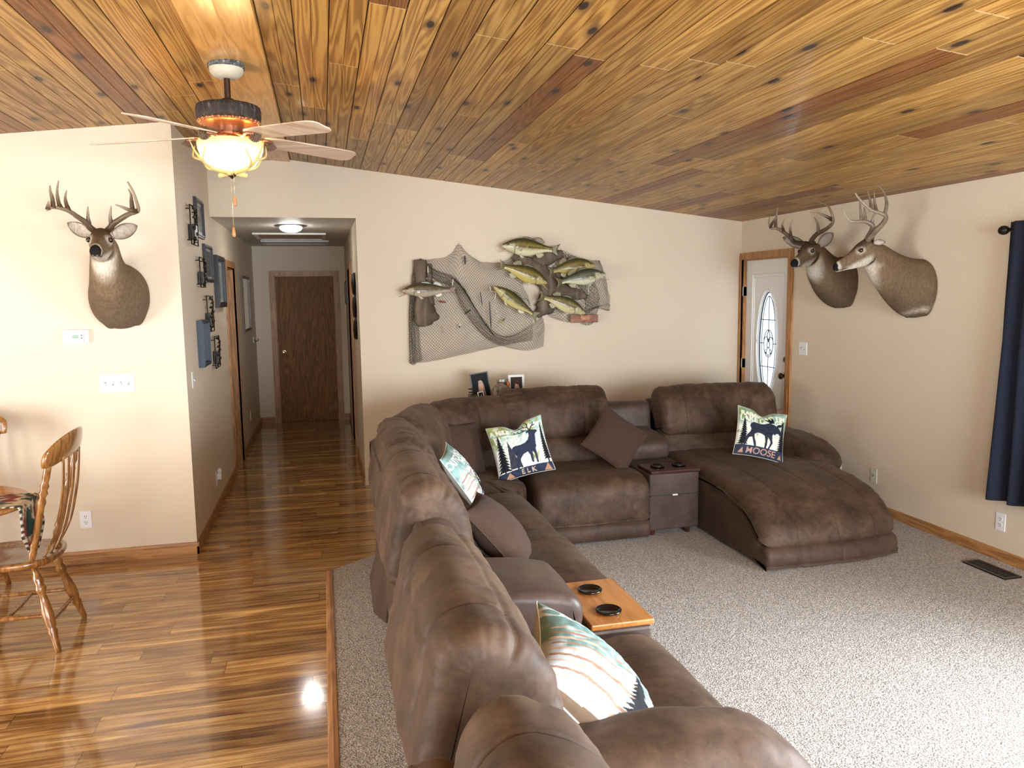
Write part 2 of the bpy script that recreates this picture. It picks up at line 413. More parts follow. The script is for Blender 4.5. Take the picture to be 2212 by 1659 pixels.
# carpet with a slightly thicker pile
mb = MB(); mb.prism([(-.03, YR, -.05), (XR, YR, -.05), (XR, YB, -.05), (.55, YB, -.05), (.55, 5.29, -.05), (-.03, 4.81, -.05)], (0, 0, .062))
struct(mb, 'floor_carpet', M_carpet)
# ceiling planks: two slopes with V grooves between the strips, ridge board over the joint
def slope(x0, x1, name):
    mb = MB(); sw = .073; xs = []; k0 = math.floor((min(x0, x1)+.22)/sw); k1 = math.ceil((max(x0, x1)+.22)/sw)
    for k in range(k0, k1+1):
        x = k*sw-.22; dp = .006 if k % 2 == 0 else .0035; hw = .0045 if k % 2 == 0 else .003
        for dx, dz in ((-hw, 0), (-.001, dp), (.001, dp), (hw, 0)): xs.append((x+dx, dz))
    lo, hi = min(x0, x1), max(x0, x1); xs = [(min(max(x, lo), hi), d) for x, d in xs if lo-.02 < x < hi+.02]
    vs = []
    for x, d in xs: vs += [(x, YR-.1, ceil_z(x)+d), (x, YB+.1, ceil_z(x)+d)]
    n = len(xs); fs = [(2*i, 2*i+1, 2*i+3, 2*i+2) for i in range(n-1)]
    b = len(vs)
    vs += [(lo, YR-.1, ceil_z(lo)+.05), (lo, YB+.1, ceil_z(lo)+.05), (hi, YR-.1, ceil_z(hi)+.05), (hi, YB+.1, ceil_z(hi)+.05)]
    fs += [(b, b+2, b+3, b+1)]
    mb.add(vs, fs); struct(mb, name, M_ceil, fix=False)
slope(RX, XR+.1, 'ceiling_right_slope'); slope(XL-.1, RX, 'ceiling_left_slope')
mb = MB(); w = .148
mb.prism([(RX-w, YR, ceil_z(RX-w)-.018), (RX, YR, ceil_z(RX)-.024), (RX+w, YR, ceil_z(RX+w)-.018), (RX+w, YR, ceil_z(RX+w)+.004), (RX, YR, RZ+.01), (RX-w, YR, ceil_z(RX-w)+.004)], (0, YB-YR, 0))
struct(mb, 'ceiling_ridge_board', M_ridge)
# baseboards (profiled)
def baseboard(name, a, b, nrm, mat, z0=0):
    a = Vector((*a, 0)); b = Vector((*b, 0)); nrm = Vector((*nrm, 0)); mb = MB()
    pr = [(0, z0), (.013, z0), (.013, .052), (.010, .058), (.011, .066), (.006, .082), (0, .083)]
    mb.prism([a+nrm*x+Vector((0, 0, z)) for x, z in pr], b-a)
    return struct(mb, name, mat)
baseboard('baseboard_left', (XL, YF), (XH0+.013, YF), (0, -1), M_oakx)
baseboard('baseboard_hall_left', (XH0, YF-.013), (XH0, D2[0]-.06), (1, 0), M_oaky)
baseboard('baseboard_hall_left_far', (XH0, D2[1]+.06), (XH0, YE), (1, 0), M_oaky)
baseboard('baseboard_hall_end', (XH0, YE), (D1[0]-.065, YE), (0, -1), M_oakx)
baseboard('baseboard_hall_end_right', (D1[1]+.065, YE), (XH1, YE), (0, -1), M_oakx)
baseboard('baseboard_hall_right', (XH1, YB), (XH1, D5[0]-.06), (-1, 0), M_oaky)
baseboard('baseboard_hall_right_far', (XH1, D5[1]+.06), (XH1, YE), (-1, 0), M_oaky)
baseboard('baseboard_right', (XR, YR), (XR, D3[0]-.065), (-1, 0), M_oaky, .012)
baseboard('baseboard_back', (.56, YB), (XR, YB), (0, -1), M_oakx, .012)
# transition strip between laminate and carpet
mb = MB(); mb.prism([(-.052, YR, 0), (-.048, YR, .010), (-.03, YR, .016), (-.012, YR, .015), (-.008, YR, .0)], (0, 4.825-YR, 0))
struct(mb, 'trim_carpet_edge', M_oaky)
# door casings and doors
def casing(name, axis, pos, nd, o, w=.062, th=.018, jamb=.1, mat=None):
    """o=(u0,u1,z0,z1); nd = sign of the room-side normal"""
    mb = MB(); u0, u1, _, z1 = o
    def bx(a0, a1, za, zb, p0, p1):
        p0, p1 = sorted((p0, p1))
        if axis == 'x': mb.box((p0, a0, za), (p1, a1, zb))
        else: mb.box((a0, p0, za), (a1, p1, zb))
    for k, (ww, tt) in enumerate(((w, th), (w*.62, th+.006))):
        s0 = w-ww
        bx(u0-ww, u0+.004, 0, z1+ww, pos, pos+nd*tt); bx(u1-.004, u1+ww, 0, z1+ww, pos, pos+nd*tt); bx(u0+.004, u1-.004, z1-.004, z1+ww, pos, pos+nd*tt)
    bx(u0-.002, u0+.016, 0, z1, pos, pos-nd*jamb); bx(u1-.016, u1+.002, 0, z1, pos, pos-nd*jamb); bx(u0+.016, u1-.016, z1-.016, z1+.002, pos, pos-nd*jamb)
    return struct(mb, name, mat or M_oak)
def knob(parent, base, axis, mat, name='door_knob', r=.028):
    mb = MB(); mb.lathe([(.032, 0), (.032, .006), (.012, .010), (.011, .035), (r*.8, .04), (r, .052), (r*.9, .064), (r*.4, .07)], base, axis, 20)
    return mb.build(name, mat, parent, auto=35)
# hall end door
casing('trim_door_1', 'y', YE, -1, D1)
d1 = MB().box((D1[0]+.012, YE+.02, .0), (D1[1]-.012, YE+.055, D1[3]-.012)).build('door_1', M_doorwood, origin=(-.23, YE+.03, 0)); tag(d1, kind='structure')
knob(d1, (D1[0]+.085, YE+.02, .97), (0, -1, 0), M_brass)
MB().box((D1[0]+.012, YE-.005, .0), (D1[1]-.012, YE+.02, .0)).build('threshold', M_steel, d1)
# hall left doorway and closed door
casing('trim_door_2', 'x', XH0, 1, D2)
d2 = MB().box((XH0-.115, D2[0]+.012, 0), (XH0-.08, D2[1]-.012, D2[3]-.012)).build('door_2', M_doorwood, origin=(XH0-.1, 8.2, 0)); tag(d2, kind='structure')
knob(d2, (XH0-.08, D2[0]+.08, .97), (1, 0, 0), M_brass)
casing('trim_door_5', 'x', XH1, -1, D5)
d5 = MB().box((XH1+.08, D5[0]+.012, 0), (XH1+.115, D5[1]-.012, D5[3]-.012)).build('door_5', M_doorwood, origin=(XH1+.1, 9, 0)); tag(d5, kind='structure')
knob(d5, (XH1+.08, D5[0]+.08, .97), (-1, 0, 0), M_brass)
# front door with oval leaded glass
casing('trim_door_3', 'x', XR, -1, D3, .062, .018, .11)
def front_door():
    y0, y1, z1 = D3[0]+.012, D3[1]-.012, D3[3]-.012; xf = XR+.035; xb = XR+.078
    cy, cz, ry, rz = (y0+y1)/2, 1.22, .165, .50
    NN = 64; ov = [(cy+ry*math.cos(2*math.pi*k/NN), cz+rz*math.sin(2*math.pi*k/NN)) for k in range(NN)]
    hy, hz0, hz1 = (y1-y0)/2, .015, z1
    outer = []
    for (y, z) in ov:       # rectangle ring points by angle
        dy, dz = y-cy, z-cz; t = min(hy/abs(dy) if abs(dy) > 1e-6 else 1e9, ((hz1-cz) if dz > 0 else (cz-hz0))/abs(dz) if abs(dz) > 1e-6 else 1e9)
        outer.append((cy+dy*t, cz+dz*t))
    for c in ((y0, hz0), (y0, hz1), (y1, hz0), (y1, hz1)):   # snap nearest to corners
        i = min(range(NN), key=lambda k: (outer[k][0]-c[0])**2+(outer[k][1]-c[1])**2); outer[i] = c
    mb = MB()
    R = lambda pts, x: [Vector((x, y, z)) for y, z in pts]
    mb.loft([R(ov, xb), R(ov, xf), R(outer, xf), R(outer, xb), R(ov, xb)], cap=False)
    # raised moulding rectangle and oval bead
    def bead(poly, r): mb.tube([Vector((xf, y, z)) for y, z in poly]+[Vector((xf, *poly[0])), Vector((xf, *poly[1]))], r, 8, False)
    q = .27; rect = [(cy-q, .62), (cy-q, 1.88), (cy+q, 1.88), (cy+q, .62)]
    for (r_, q_, a) in ((.009, q, 0), (.006, q-.03, .03)):
        rc = [(cy-q_, .62+a), (cy-q_, 1.88-a), (cy+q_, 1.88-a), (cy+q_, .62+a)]
        for i in range(4): mb.tube([Vector((xf, *rc[i])), Vector((xf, *rc[(i+1) % 4]))], r_, 8)
        rc = [(cy-q_, .16+a), (cy-q_, .52-a), (cy+q_, .52-a), (cy+q_, .16+a)]
        for i in range(4): mb.tube([Vector((xf, *rc[i])), Vector((xf, *rc[(i+1) % 4]))], r_, 8)
    big = [(cy+(ry+.014)*math.cos(2*math.pi*k/NN), cz+(rz+.014)*math.sin(2*math.pi*k/NN)) for k in range(NN)]
    bead(big, .012)
    d = mb.build('door_3', M_door, origin=(XR+.05, cy, 0), auto=40); tag(d, kind='structure')
    # frosted glass
    g = NT('frosted_leaded_glass'); g.out(Base_Color=(.9, .95, 1), Roughness=.35, Transmission_Weight=.3, Emission_Color=(.86, .94, 1.0), Emission_Strength=.0)
    tr = g.n('ShaderNodeBsdfTranslucent'); tr.inputs[0].default_value = (.52, .54, .56, 1)
    gl = g.n('ShaderNodeBsdfTransparent'); mx = g.n('ShaderNodeMixShader'); mx.inputs[0].default_value = .07
    g.t.links.new(tr.outputs[0], mx.inputs[1]); g.t.links.new(gl.outputs[0], mx.inputs[2]); g.t.links.new(mx.outputs[0], g.t.nodes['Material Output'].inputs[0])
    MB().prism([Vector((xf+.02, y, z)) for y, z in ov], (.006, 0, 0)).build('oval_glass', g.m, d)
    le = MB(); X = xf+.017
    def line(pts, r=.0040, closed=False):
        P = [Vector((X, cy+a*1.28, cz+b*1.13)) for a, b in pts]
        if closed: P += [P[0]]
        le.tube(P, r, 6)
    el = lambda a, b, ca=0, cb=0, t0=0, t1=360, n=40: [(ca+a*math.cos(math.radians(t0+(t1-t0)*k/n)), cb+b*math.sin(math.radians(t0+(t1-t0)*k/n))) for k in range(n+1)]
    line(el(.118, .432), .006); line(el(.092, .40)); line([(0, -.40), (0, -.115)]); line([(0, .115), (0, .40)])
    line([(-.10, .2), (.10, .2)]); line([(-.118, 0), (-.06, 0)]); line([(.06, 0), (.118, 0)]); line([(-.10, -.2), (.10, -.2)])
    line(el(.062, .115)); line(el(.018, .028, 0, -.01))
    for s in (-1, 1):
        line([(0, .115), (s*.018, .07), (s*.012, .02)]); line(el(.03, .045, s*.03, .01, 20 if s > 0 else 160, 180 if s > 0 else 0, 14))
        line([(s*.012, -.035), (s*.03, -.09)]); line([(s*.028, -.05), (s*.05, -.07), (0, -.105)])
    le.build('leading', M_slot, d)
    hm = MB()
    for z in (1.72, 1.0, .25): hm.box((XR-.004, y1-.004, z-.045), (xf+.004, y1+.014, z+.045)); hm.tube([(XR+.004, y1+.006, z-.05), (XR+.004, y1+.006, z+.05)], .007, 10)
    hm.build('hinge', plain('pale_steel_hinge', (.62, .62, .60), .4), d)
    knob(d, (xf, y0+.06, .94), (-1, 0, 0), M_bronze, r=.03)
    MB().lathe([(.03, 0), (.03, .012), (.02, .02)], (xf, y0+.06, 1.09), (-1, 0, 0), 20).build('deadbolt', M_bronze, d, auto=35)
    MB().box((XR-.0, D3[0]+.016, .0), (XR+.1, D3[1]-.016, .018)).build('threshold', M_steel, d)
front_door()
# windows behind / beside the camera
M_pane = NT('clear_pane'); _t = M_pane.n('ShaderNodeBsdfTransparent'); _g = M_pane.n('ShaderNodeBsdfGlossy'); _g.inputs['Roughness'].default_value = .02
_m = M_pane.n('ShaderNodeMixShader'); _m.inputs[0].default_value = .06
M_pane.t.links.new(_t.outputs[0], _m.inputs[1]); M_pane.t.links.new(_g.outputs[0], _m.inputs[2]); M_pane.t.links.new(_m.outputs[0], M_pane.t.nodes['Material Output'].inputs[0]); M_pane = M_pane.m
def window(name, axis, pos, s, o, mull=1):
    u0, u1, z0, z1 = o; mb = MB(); pb = MB()
    def bx(m, a0, a1, za, zb, p0, p1):
        p0, p1 = sorted((p0, p1))
        if axis == 'x': m.box((p0, a0, za), (p1, a1, zb))
        else: m.box((a0, p0, za), (a1, p1, zb))
    f = .05
    bx(mb, u0, u1, z0, z0+f, pos-s*.02, pos-s*.08); bx(mb, u0, u1, z1-f, z1, pos-s*.02, pos-s*.08)
    bx(mb, u0, u0+f, z0+f, z1-f, pos-s*.02, pos-s*.08); bx(mb, u1-f, u1, z0+f, z1-f, pos-s*.02, pos-s*.08)
    for k in range(1, mull+1):
        u = u0+(u1-u0)*k/(mull+1); bx(mb, u-.025, u+.025, z0+f, z1-f, pos-s*.02, pos-s*.08)
    wn = mb.build(name, M_white, origin=(pos, (u0+u1)/2, z0) if axis == 'x' else ((u0+u1)/2, pos, z0)); tag(wn, kind='structure')
    bx(pb, u0+f, u1-f, z0+f, z1-f, pos-s*.045, pos-s*.05); pb.build('pane', M_pane, wn)
window('window_1', 'x', XR, -1, W1); window('window_2', 'y', YR, 1, W2, 2); window('fill_window', 'y', YR, 1, W3, 1); window('door_4', 'x', XL, 1, D4)  # W3 frame is invented, unseen, and goes with the added rear fill
mb = MB()
for y0, y1, z0, z1 in ((W1[0]-.06, W1[1]+.06, W1[2]-.06, W1[2]), (W1[0]-.06, W1[1]+.06, W1[3], W1[3]+.06), (W1[0]-.06, W1[0], W1[2], W1[3]), (W1[1], W1[1]+.06, W1[2], W1[3])):
    mb.box((XR-.018, y0, z0), (XR, y1, z1))
struct(mb, 'trim_window_1', M_oaky)
# ================================================================ sectional sofa
def puff(T, prof, w, rend=.05, bulge=0.0, n=26, seams=(), sd=.007, wr=.004, seed=0, k=6, creases=(), taper=None, wsc=7, wax=(1, 1, 1), col=None, mb=None, gather=0.0):
    P = cr([(a, b) for a, b in prof], k, True); m = len(P)
    P = [Vector((p[0], p[1])) for p in P]
    area = sum(P[i].x*P[(i+1) % m].y-P[(i+1) % m].x*P[i].y for i in range(m)); sg = 1 if area > 0 else -1
    N = []
    for i in range(m):
        t = P[(i+1) % m]-P[(i-1) % m]; nn = Vector((t.y, -t.x))*sg; N.append(nn.normalized() if nn.length > 1e-9 else Vector((0, 1)))
    L = [0]
    for i in range(m): L.append(L[-1]+(P[(i+1) % m]-P[i]).length)
    xs = [rend*(1-math.cos(a*H90/6)) for a in range(7)]
    mid = [rend+(w-2*rend)*i/n for i in range(1, n)]
    for s in seams: mid += [s-.012, s-.005, s, s+.005, s+.012]
    mid = sorted(x for x in mid if rend < x < w-rend)
    st = xs + mid + [w-x for x in xs[::-1]]
    rings = []
    for x in st:
        d = min(x, w-x); inn = 0
        if d < rend: inn = rend*(1-math.sqrt(max(0, 1-(1-d/rend)**2)))
        ring = []
        for i in range(m):
            off = -inn*.98 + bulge*(max(0, math.sin(math.pi*x/w))**.6)
            for s in seams: off -= sd*math.exp(-((x-s)/.006)**2)
            for (ci, cd, cw) in creases: 
                dd = abs(L[i]/L[-1]-ci); dd = min(dd, 1-dd); off -= cd*math.exp(-(dd/cw)**2)
            q = Vector((x*wsc*wax[0]+seed*11.3, P[i].x*wsc*wax[1], P[i].y*wsc*wax[2]+seed))
            off += wr*(mnoise.noise(q)+.5*mnoise.noise(q*2.3))
            if gather:
                g_ = math.exp(-(d/.10)); off += gather*g_*mnoise.noise(Vector((L[i]*38+seed, d*6, seed)))
            p = P[i]+N[i]*off
            f, z = p.x, p.y; t = x
            if taper: t, f, z = taper(t, f, z)
            ring.append(T(t, f, z))
        rings.append(ring)
    mb = mb or MB(); mb.loft(rings); return mb
XB = .31      # back plane of left run
YBK = 5.93    # back plane of the far run
TL = lambda y0: (lambda t, f, z: Vector((XB+f, y0+t, z)))
TB = lambda x0: (lambda t, f, z: Vector((x0+t, YBK-f, z)))
def rot(T, c, ang):
    """rotate a T mapping about world point c by ang (deg)"""
    R = Matrix.Rotation(math.radians(ang), 3, 'Z'); c = Vector(c)
    return lambda t, f, z: c + R @ (T(t, f, z)-c)
# profiles (f forward from the back plane, z)
BACK = [(-.02, .60), (.02, .84), (.05, .945), (.13, .985), (.225, .95), (.295, .86), (.33, .72), (.315, .63), (.22, .60), (.10, .57)]
LUMB = [(.06, .36), (.05, .58), (.10, .655), (.22, .655), (.305, .60), (.335, .52), (.335, .42), (.28, .36)]
SEAT = [(.20, .26), (.20, .40), (.35, .425), (.60, .445), (.76, .46), (.855, .435), (.90, .37), (.905, .26), (.895, .165), (.85, .15), (.5, .16)]
FOOT = [(.60, .04), (.60, .14), (.85, .148), (.895, .135), (.91, .09), (.90, .04), (.86, .028)]
SHELL = [(-.02, .03), (-.045, .40), (-.06, .78), (-.045, .83), (.04, .82), (.20, .60), (.12, .30), (.60, .22), (.60, .05), (.3, .03)]
sofa = thing('sectional_sofa', (1.9, 4.3, 0), 'large brown suede sectional sofa round the carpet corner, with two cup-holder consoles and a chaise', 'sofa')
SB = lambda T, d: (lambda t, f, z: T(t, f+d, z))          # shift along f
def sc_f(prof, f0, k): return [(f if f < f0 else f0+(f-f0)*k, z) for f, z in prof]
def seat_module(T, w, parent, seed, back=True, lum=True, seat=True, seatw=None, seams=None, foot=True, bs=-.10, fk=1.0, bk=None):
    sm = seams if seams is not None else (w*.22, w*.78)
    if back:
        bT, bw = bk or (T, w)
        puff(SB(bT, bs), BACK, bw, .055, .012, 34, sm, .006, .009, seed, wsc=6, wax=(1.6, 1, .8), gather=.012, k=12, creases=((.24, .006, .007), (.43, .006, .007))).build('back_cushion', M_suede, parent, smooth=True)
    if lum: puff(T, LUMB, w-.01, .04, .008, 20, (), 0, .005, seed+1, gather=.006).build('lumbar_cushion', M_suede, parent, smooth=True)
    if seat:
        sw = seatw or w
        puff(T, sc_f(SEAT, .35, fk), sw, .05, .010, 30, (sw*.25, sw*.75), .0035, .006, seed+2, wsc=5, gather=.006, creases=((.93, .0, .01),)).build('seat_cushion', M_suede, parent, smooth=True)
        if foot: puff(T, sc_f(FOOT, .35, fk), sw, .03, .003, 16, (), 0, .002, seed+3).build('footrest_panel', M_suede2, parent, smooth=True)
    puff(T, SHELL, w, .02, 0, 6, (), 0, .003, seed+4, k=4).build('base_shell', M_suede2, parent, smooth=True)
# left run: near seat A, console, seat C, seat D, wedge
seat_module(TL(1.80), .80, sofa, 1, bk=(TL(1.58), .89), fk=.97, bs=-.13)
seat_module(TL(3.10), .84, sofa, 2, fk=1.05, bk=(TL(2.96), .93), bs=-.08)
seat_module(TL(3.95), .80, sofa, 3, fk=1.03, bs=-.055)
# far run
seat_module(TB(1.34), .825, sofa, 5, fk=1.34, bs=0, bk=(TB(1.30), .86))
# corner wedge: two backs turned round the corner and one big seat block
cw = (1.02, 5.2, 0)
Tw1 = rot(SB(TL(4.74), -.01), (XB, 4.76, 0), -22)
Tw2 = rot(TB(.66), (1.30, YBK, 0), 18)
for T_, w_, sd in ((Tw1, .66, 7), (Tw2, .66, 8)):
    puff(T_, [(f, z-(.045 if sd == 8 else 0)) for f, z in BACK], w_, .055, .014, 30, (w_*.5,), .004, .008, sd, wsc=6, gather=.010).build('back_cushion', M_suede, sofa, smooth=True)
    puff(T_, LUMB, w_, .04, .008, 20, (), 0, .005, sd+1).build('lumbar_cushion', M_suede, sofa, smooth=True)
    puff(T_, SHELL[:5]+[(.20, .60), (.10, .05)], w_, .02, 0, 6, (), 0, .003, sd+2, k=4).build('base_shell', M_suede2, sofa, smooth=True)
# wedge seat: plan outline extruded with soft edges
def plan_puff(pts, z0, z1, r=.05, k=6, crown=.02, seed=0):
    P = [Vector((p[0], p[1])) for p in cr(pts, k, True)]; m = len(P)
    ar = sum(P[i].x*P[(i+1) % m].y-P[(i+1) % m].x*P[i].y for i in range(m)); sg = 1 if ar > 0 else -1
    N = []
    for i in range(m):
        t = P[(i+1) % m]-P[(i-1) % m]; N.append((Vector((t.y, -t.x))*sg).normalized())
    c = sum(P, Vector((0, 0)))/m; rings = []
    def ring(inn, z): rings.append([Vector((*(p-n*inn), z+.004*mnoise.noise(Vector((p.x*6, p.y*6, seed))))) for p, n in zip(P, N)])
    for a in range(5): ring(r*(1-math.sin(a*H90/4)), z0+r*(1-math.cos(a*H90/4)))
    for a in range(7): ring(r*1.4*(1-math.cos(a*H90/6)), z1-r*(1-math.sin(a*H90/6)))
    for s in (.75, .5, .25, .05):
        rings.append([Vector((*(c+(p-n*r*1.4-c)*s), z1+crown*(1-s*s)+.006*mnoise.noise(Vector((p.x*s*5, p.y*s*5, seed))))) for p, n in zip(P, N)])
    mb = MB(); mb.loft(rings); return mb
plan_puff([(.50, 4.76), (1.10, 4.76), (1.17, 4.80), (1.22, 4.90), (1.29, 4.97), (1.30, 5.05), (1.29, 5.62), (1.0, 5.70), (.66, 5.35), (.5, 5.0)], .15, .445, .05, seed=3).build('wedge_seat', M_suede, sofa, smooth=True)
plan_puff([(.52, 4.76), (1.10, 4.76), (1.17, 4.80), (1.22, 4.90), (1.29, 4.97), (1.30, 5.05), (1.29, 5.6), (1.0, 5.66), (.68, 5.35), (.52, 5.0)], .03, .15, .02, seed=4).build('wedge_base', M_suede2, sofa, smooth=True)
# consoles -----------------------------------------------------------------
PAD = [(.10, .44), (.10, .60), (.16, .645), (.30, .64), (.46, .625), (.555, .60), (.59, .555), (.585, .485), (.54, .462), (.3, .455)]
CBACK = [(-.02, .50), (.0, .80), (.04, .835), (.11, .845), (.17, .81), (.185, .72), (.19, .60), (.10, .50)]
def rbox(T, t0, t1, f0, f1, z0, z1):
    a, b = T(t0, f0, z0), T(t1, f1, z1); return MB().box((min(a.x, b.x), min(a.y, b.y), z0), (max(a.x, b.x), max(a.y, b.y), z1))
def console(T, w, mat, parent, front, cups, lid_t):
    c = rbox(T, .005, w-.005, .0, front, .05, .455).build('console_box', M_leather, parent, bevel=.012)
    puff(T, PAD, w-.02, .04, .006, 16, (), 0, .004, 21, gather=.004).build('arm_pad', M_leather, c, smooth=True)
    puff(T, CBACK, w, .035, .006, 16, (), 0, .003, 22).build('back_panel', M_leather, c, smooth=True)
    rbox(T, .012, w-.002, front-.245, front+.012, .455, .478).build('cup_tray', mat, c, bevel=.005)
    for (ct, cf) in cups:
        p = T(ct, cf, .478); mb = MB()
        mb.lathe([(.038, .002), (.050, .004), (.052, .010), (.046, .013), (.041, .004), (.036, .0012), (.002, .001)], p, (0, 0, 1), 28, cap=False)
        mb.build('cup_holder', M_blackgloss, c, smooth=True)
    return c
c1 = console(TL(2.62), .46, M_cupwood, sofa, .87, [(.12, .735), (.34, .735)], 0)
c2 = console(TB(2.17), .39, M_cupdark, sofa, 1.03, [(.12, .90), (.285, .90)], 0)
mb = MB(); a = TB(2.17)(.01, 1.03, .235)
for zz in (.30,): mb.box((2.18, YBK-1.04, zz-.003), (2.55, YBK-1.028, zz+.002))
mb.build('drawer_gap', M_slot, c2)
MB().box((2.345, YBK-1.042, .296), (2.385, YBK-1.03, .306)).build('pull_tab', M_white, c2, bevel=.002)
for x in (2.21, 2.48): MB().lathe([(.018, 0), (.022, .05)], (x, YBK-1.0, 0.012), (0, 0, 1), 12).build('console_foot', M_cupdark, c2)
# chaise ---------------------------------------------------------------------
CH = [(.25, .28), (.25, .43), (.5, .445), (.8, .46), (1.1, .465), (1.38, .445), (1.60, .40), (1.74, .33), (1.83, .245), (1.85, .165), (1.80, .145), (1.74, .17), (1.6, .27), (1.35, .33), (.9, .33)]
CHF = [(.3, .02), (.3, .34), (.9, .36), (1.35, .35), (1.6, .29), (1.74, .18), (1.79, .15), (1.85, .145), (1.885, .10), (1.875, .04), (1.80, .02), (1.0, .02)]
def ch_taper(w):
    def g(t, f, z):
        # right-hand front corner is rounded off
        u = t/w; k = max(0, (f-1.1)/.75); f2 = f-.09*k*max(0, u-.5)**2*4
        return t, f2, z
    return g
puff(TB(2.565), CH, 1.02, .07, .016, 36, (.24, .53, .82), .005, .008, 31, wsc=4, gather=.010, taper=ch_taper(1.08)).build('chaise_cushion', M_suede, sofa, smooth=True)
puff(TB(2.575), CHF, 1.0, .03, .006, 30, (.24, .53, .82), .003, .004, 32, wsc=7, gather=.006, taper=ch_taper(1.08)).build('chaise_base', M_suede2, sofa, smooth=True)
T_ = TB(2.60)
puff(SB(T_, .02), [(f, z-.03) for f, z in BACK], 1.03, .055, .014, 34, (.2, .70), .006, .010, 33, wsc=6, wax=(1.6, 1, .8), gather=.012).build('back_cushion', M_suede, sofa, smooth=True)
puff(T_, LUMB, .90, .04, .008, 20, (), 0, .005, 34).build('lumbar_cushion', M_suede, sofa, smooth=True)
puff(T_, SHELL[:5]+[(.20, .60), (.10, .05)], 1.0, .02, 0, 6, (), 0, .003, 35, k=4).build('base_shell', M_suede2, sofa, smooth=True)
ARMC = [(.05, .50), (.08, .61), (.3, .645), (.6, .65), (.80, .625), (.92, .57), (.965, .50), (.94, .42), (.86, .38), (.5, .42), (.15, .42)]
def arm(T, w, parent, seed, L=1.0, dz=0):
    pr = [(f*L, z+dz) for f, z in ARMC]
    o = puff(T, pr, w, .085, .012, 16, (), 0, .006, seed, gather=.012).build('arm_roll', M_suede, parent, smooth=True)
    puff(lambda t, f, z: T(t+.03, f, z), [(.02*L, .03), (.02*L, .44), (.5*L, .46), (.82*L, .42), (.92*L, .36), (.93*L, .2), (.90*L, .03), (.5*L, .02)], w-.06, .03, .0, 10, (), 0, .003, seed+1).build('arm_panel', M_suede2, parent, smooth=True)
    return o
arm(SB(TB(3.45), 0), .30, sofa, 41, 1.08, -.05)
arm(TL(1.51), .29, sofa, 43, .865)
# zip flap hanging open at the outer back
mb = MB(); mb.prism([(XB-.045, 3.92, .02), (XB-.015, 3.92, .45), (XB-.015, 4.4, .40), (XB-.09, 4.62, .02), (XB-.10, 4.1, .01)], (-.012, 0, 0)); mb.build('back_flap', M_suede2, sofa)
# separate recliner nearest the camera
rec = thing('recliner_chair', (.7, 1.0, 0), 'brown suede recliner in the bottom foreground, standing just past the near sofa arm', 'recliner')
def TR(t, f, z): return Vector((XB-.13+f, .59+t, z-.015))
puff(TR, BACK, .80, .06, .012, 34, (.18, .62), .006, .009, 51, wsc=6, wax=(1.6, 1, .8), gather=.010).build('back_cushion', M_suede, rec, smooth=True)
puff(TR, LUMB, .78, .04, .008, 20, (), 0, .005, 52).build('lumbar_cushion', M_suede, rec, smooth=True)
puff(TR, SEAT, .78, .05, .01, 20, (), 0, .006, 53).build('seat_cushion', M_suede, rec, smooth=True)
puff(TR, FOOT, .78, .03, .003, 16, (), 0, .002, 54).build('footrest_panel', M_suede2, rec, smooth=True)
puff(lambda t, f, z: TR(t, f, z+.025), SHELL, .80, .02, 0, 6, (), 0, .003, 55, k=4).build('base_shell', M_suede2, rec, smooth=True)
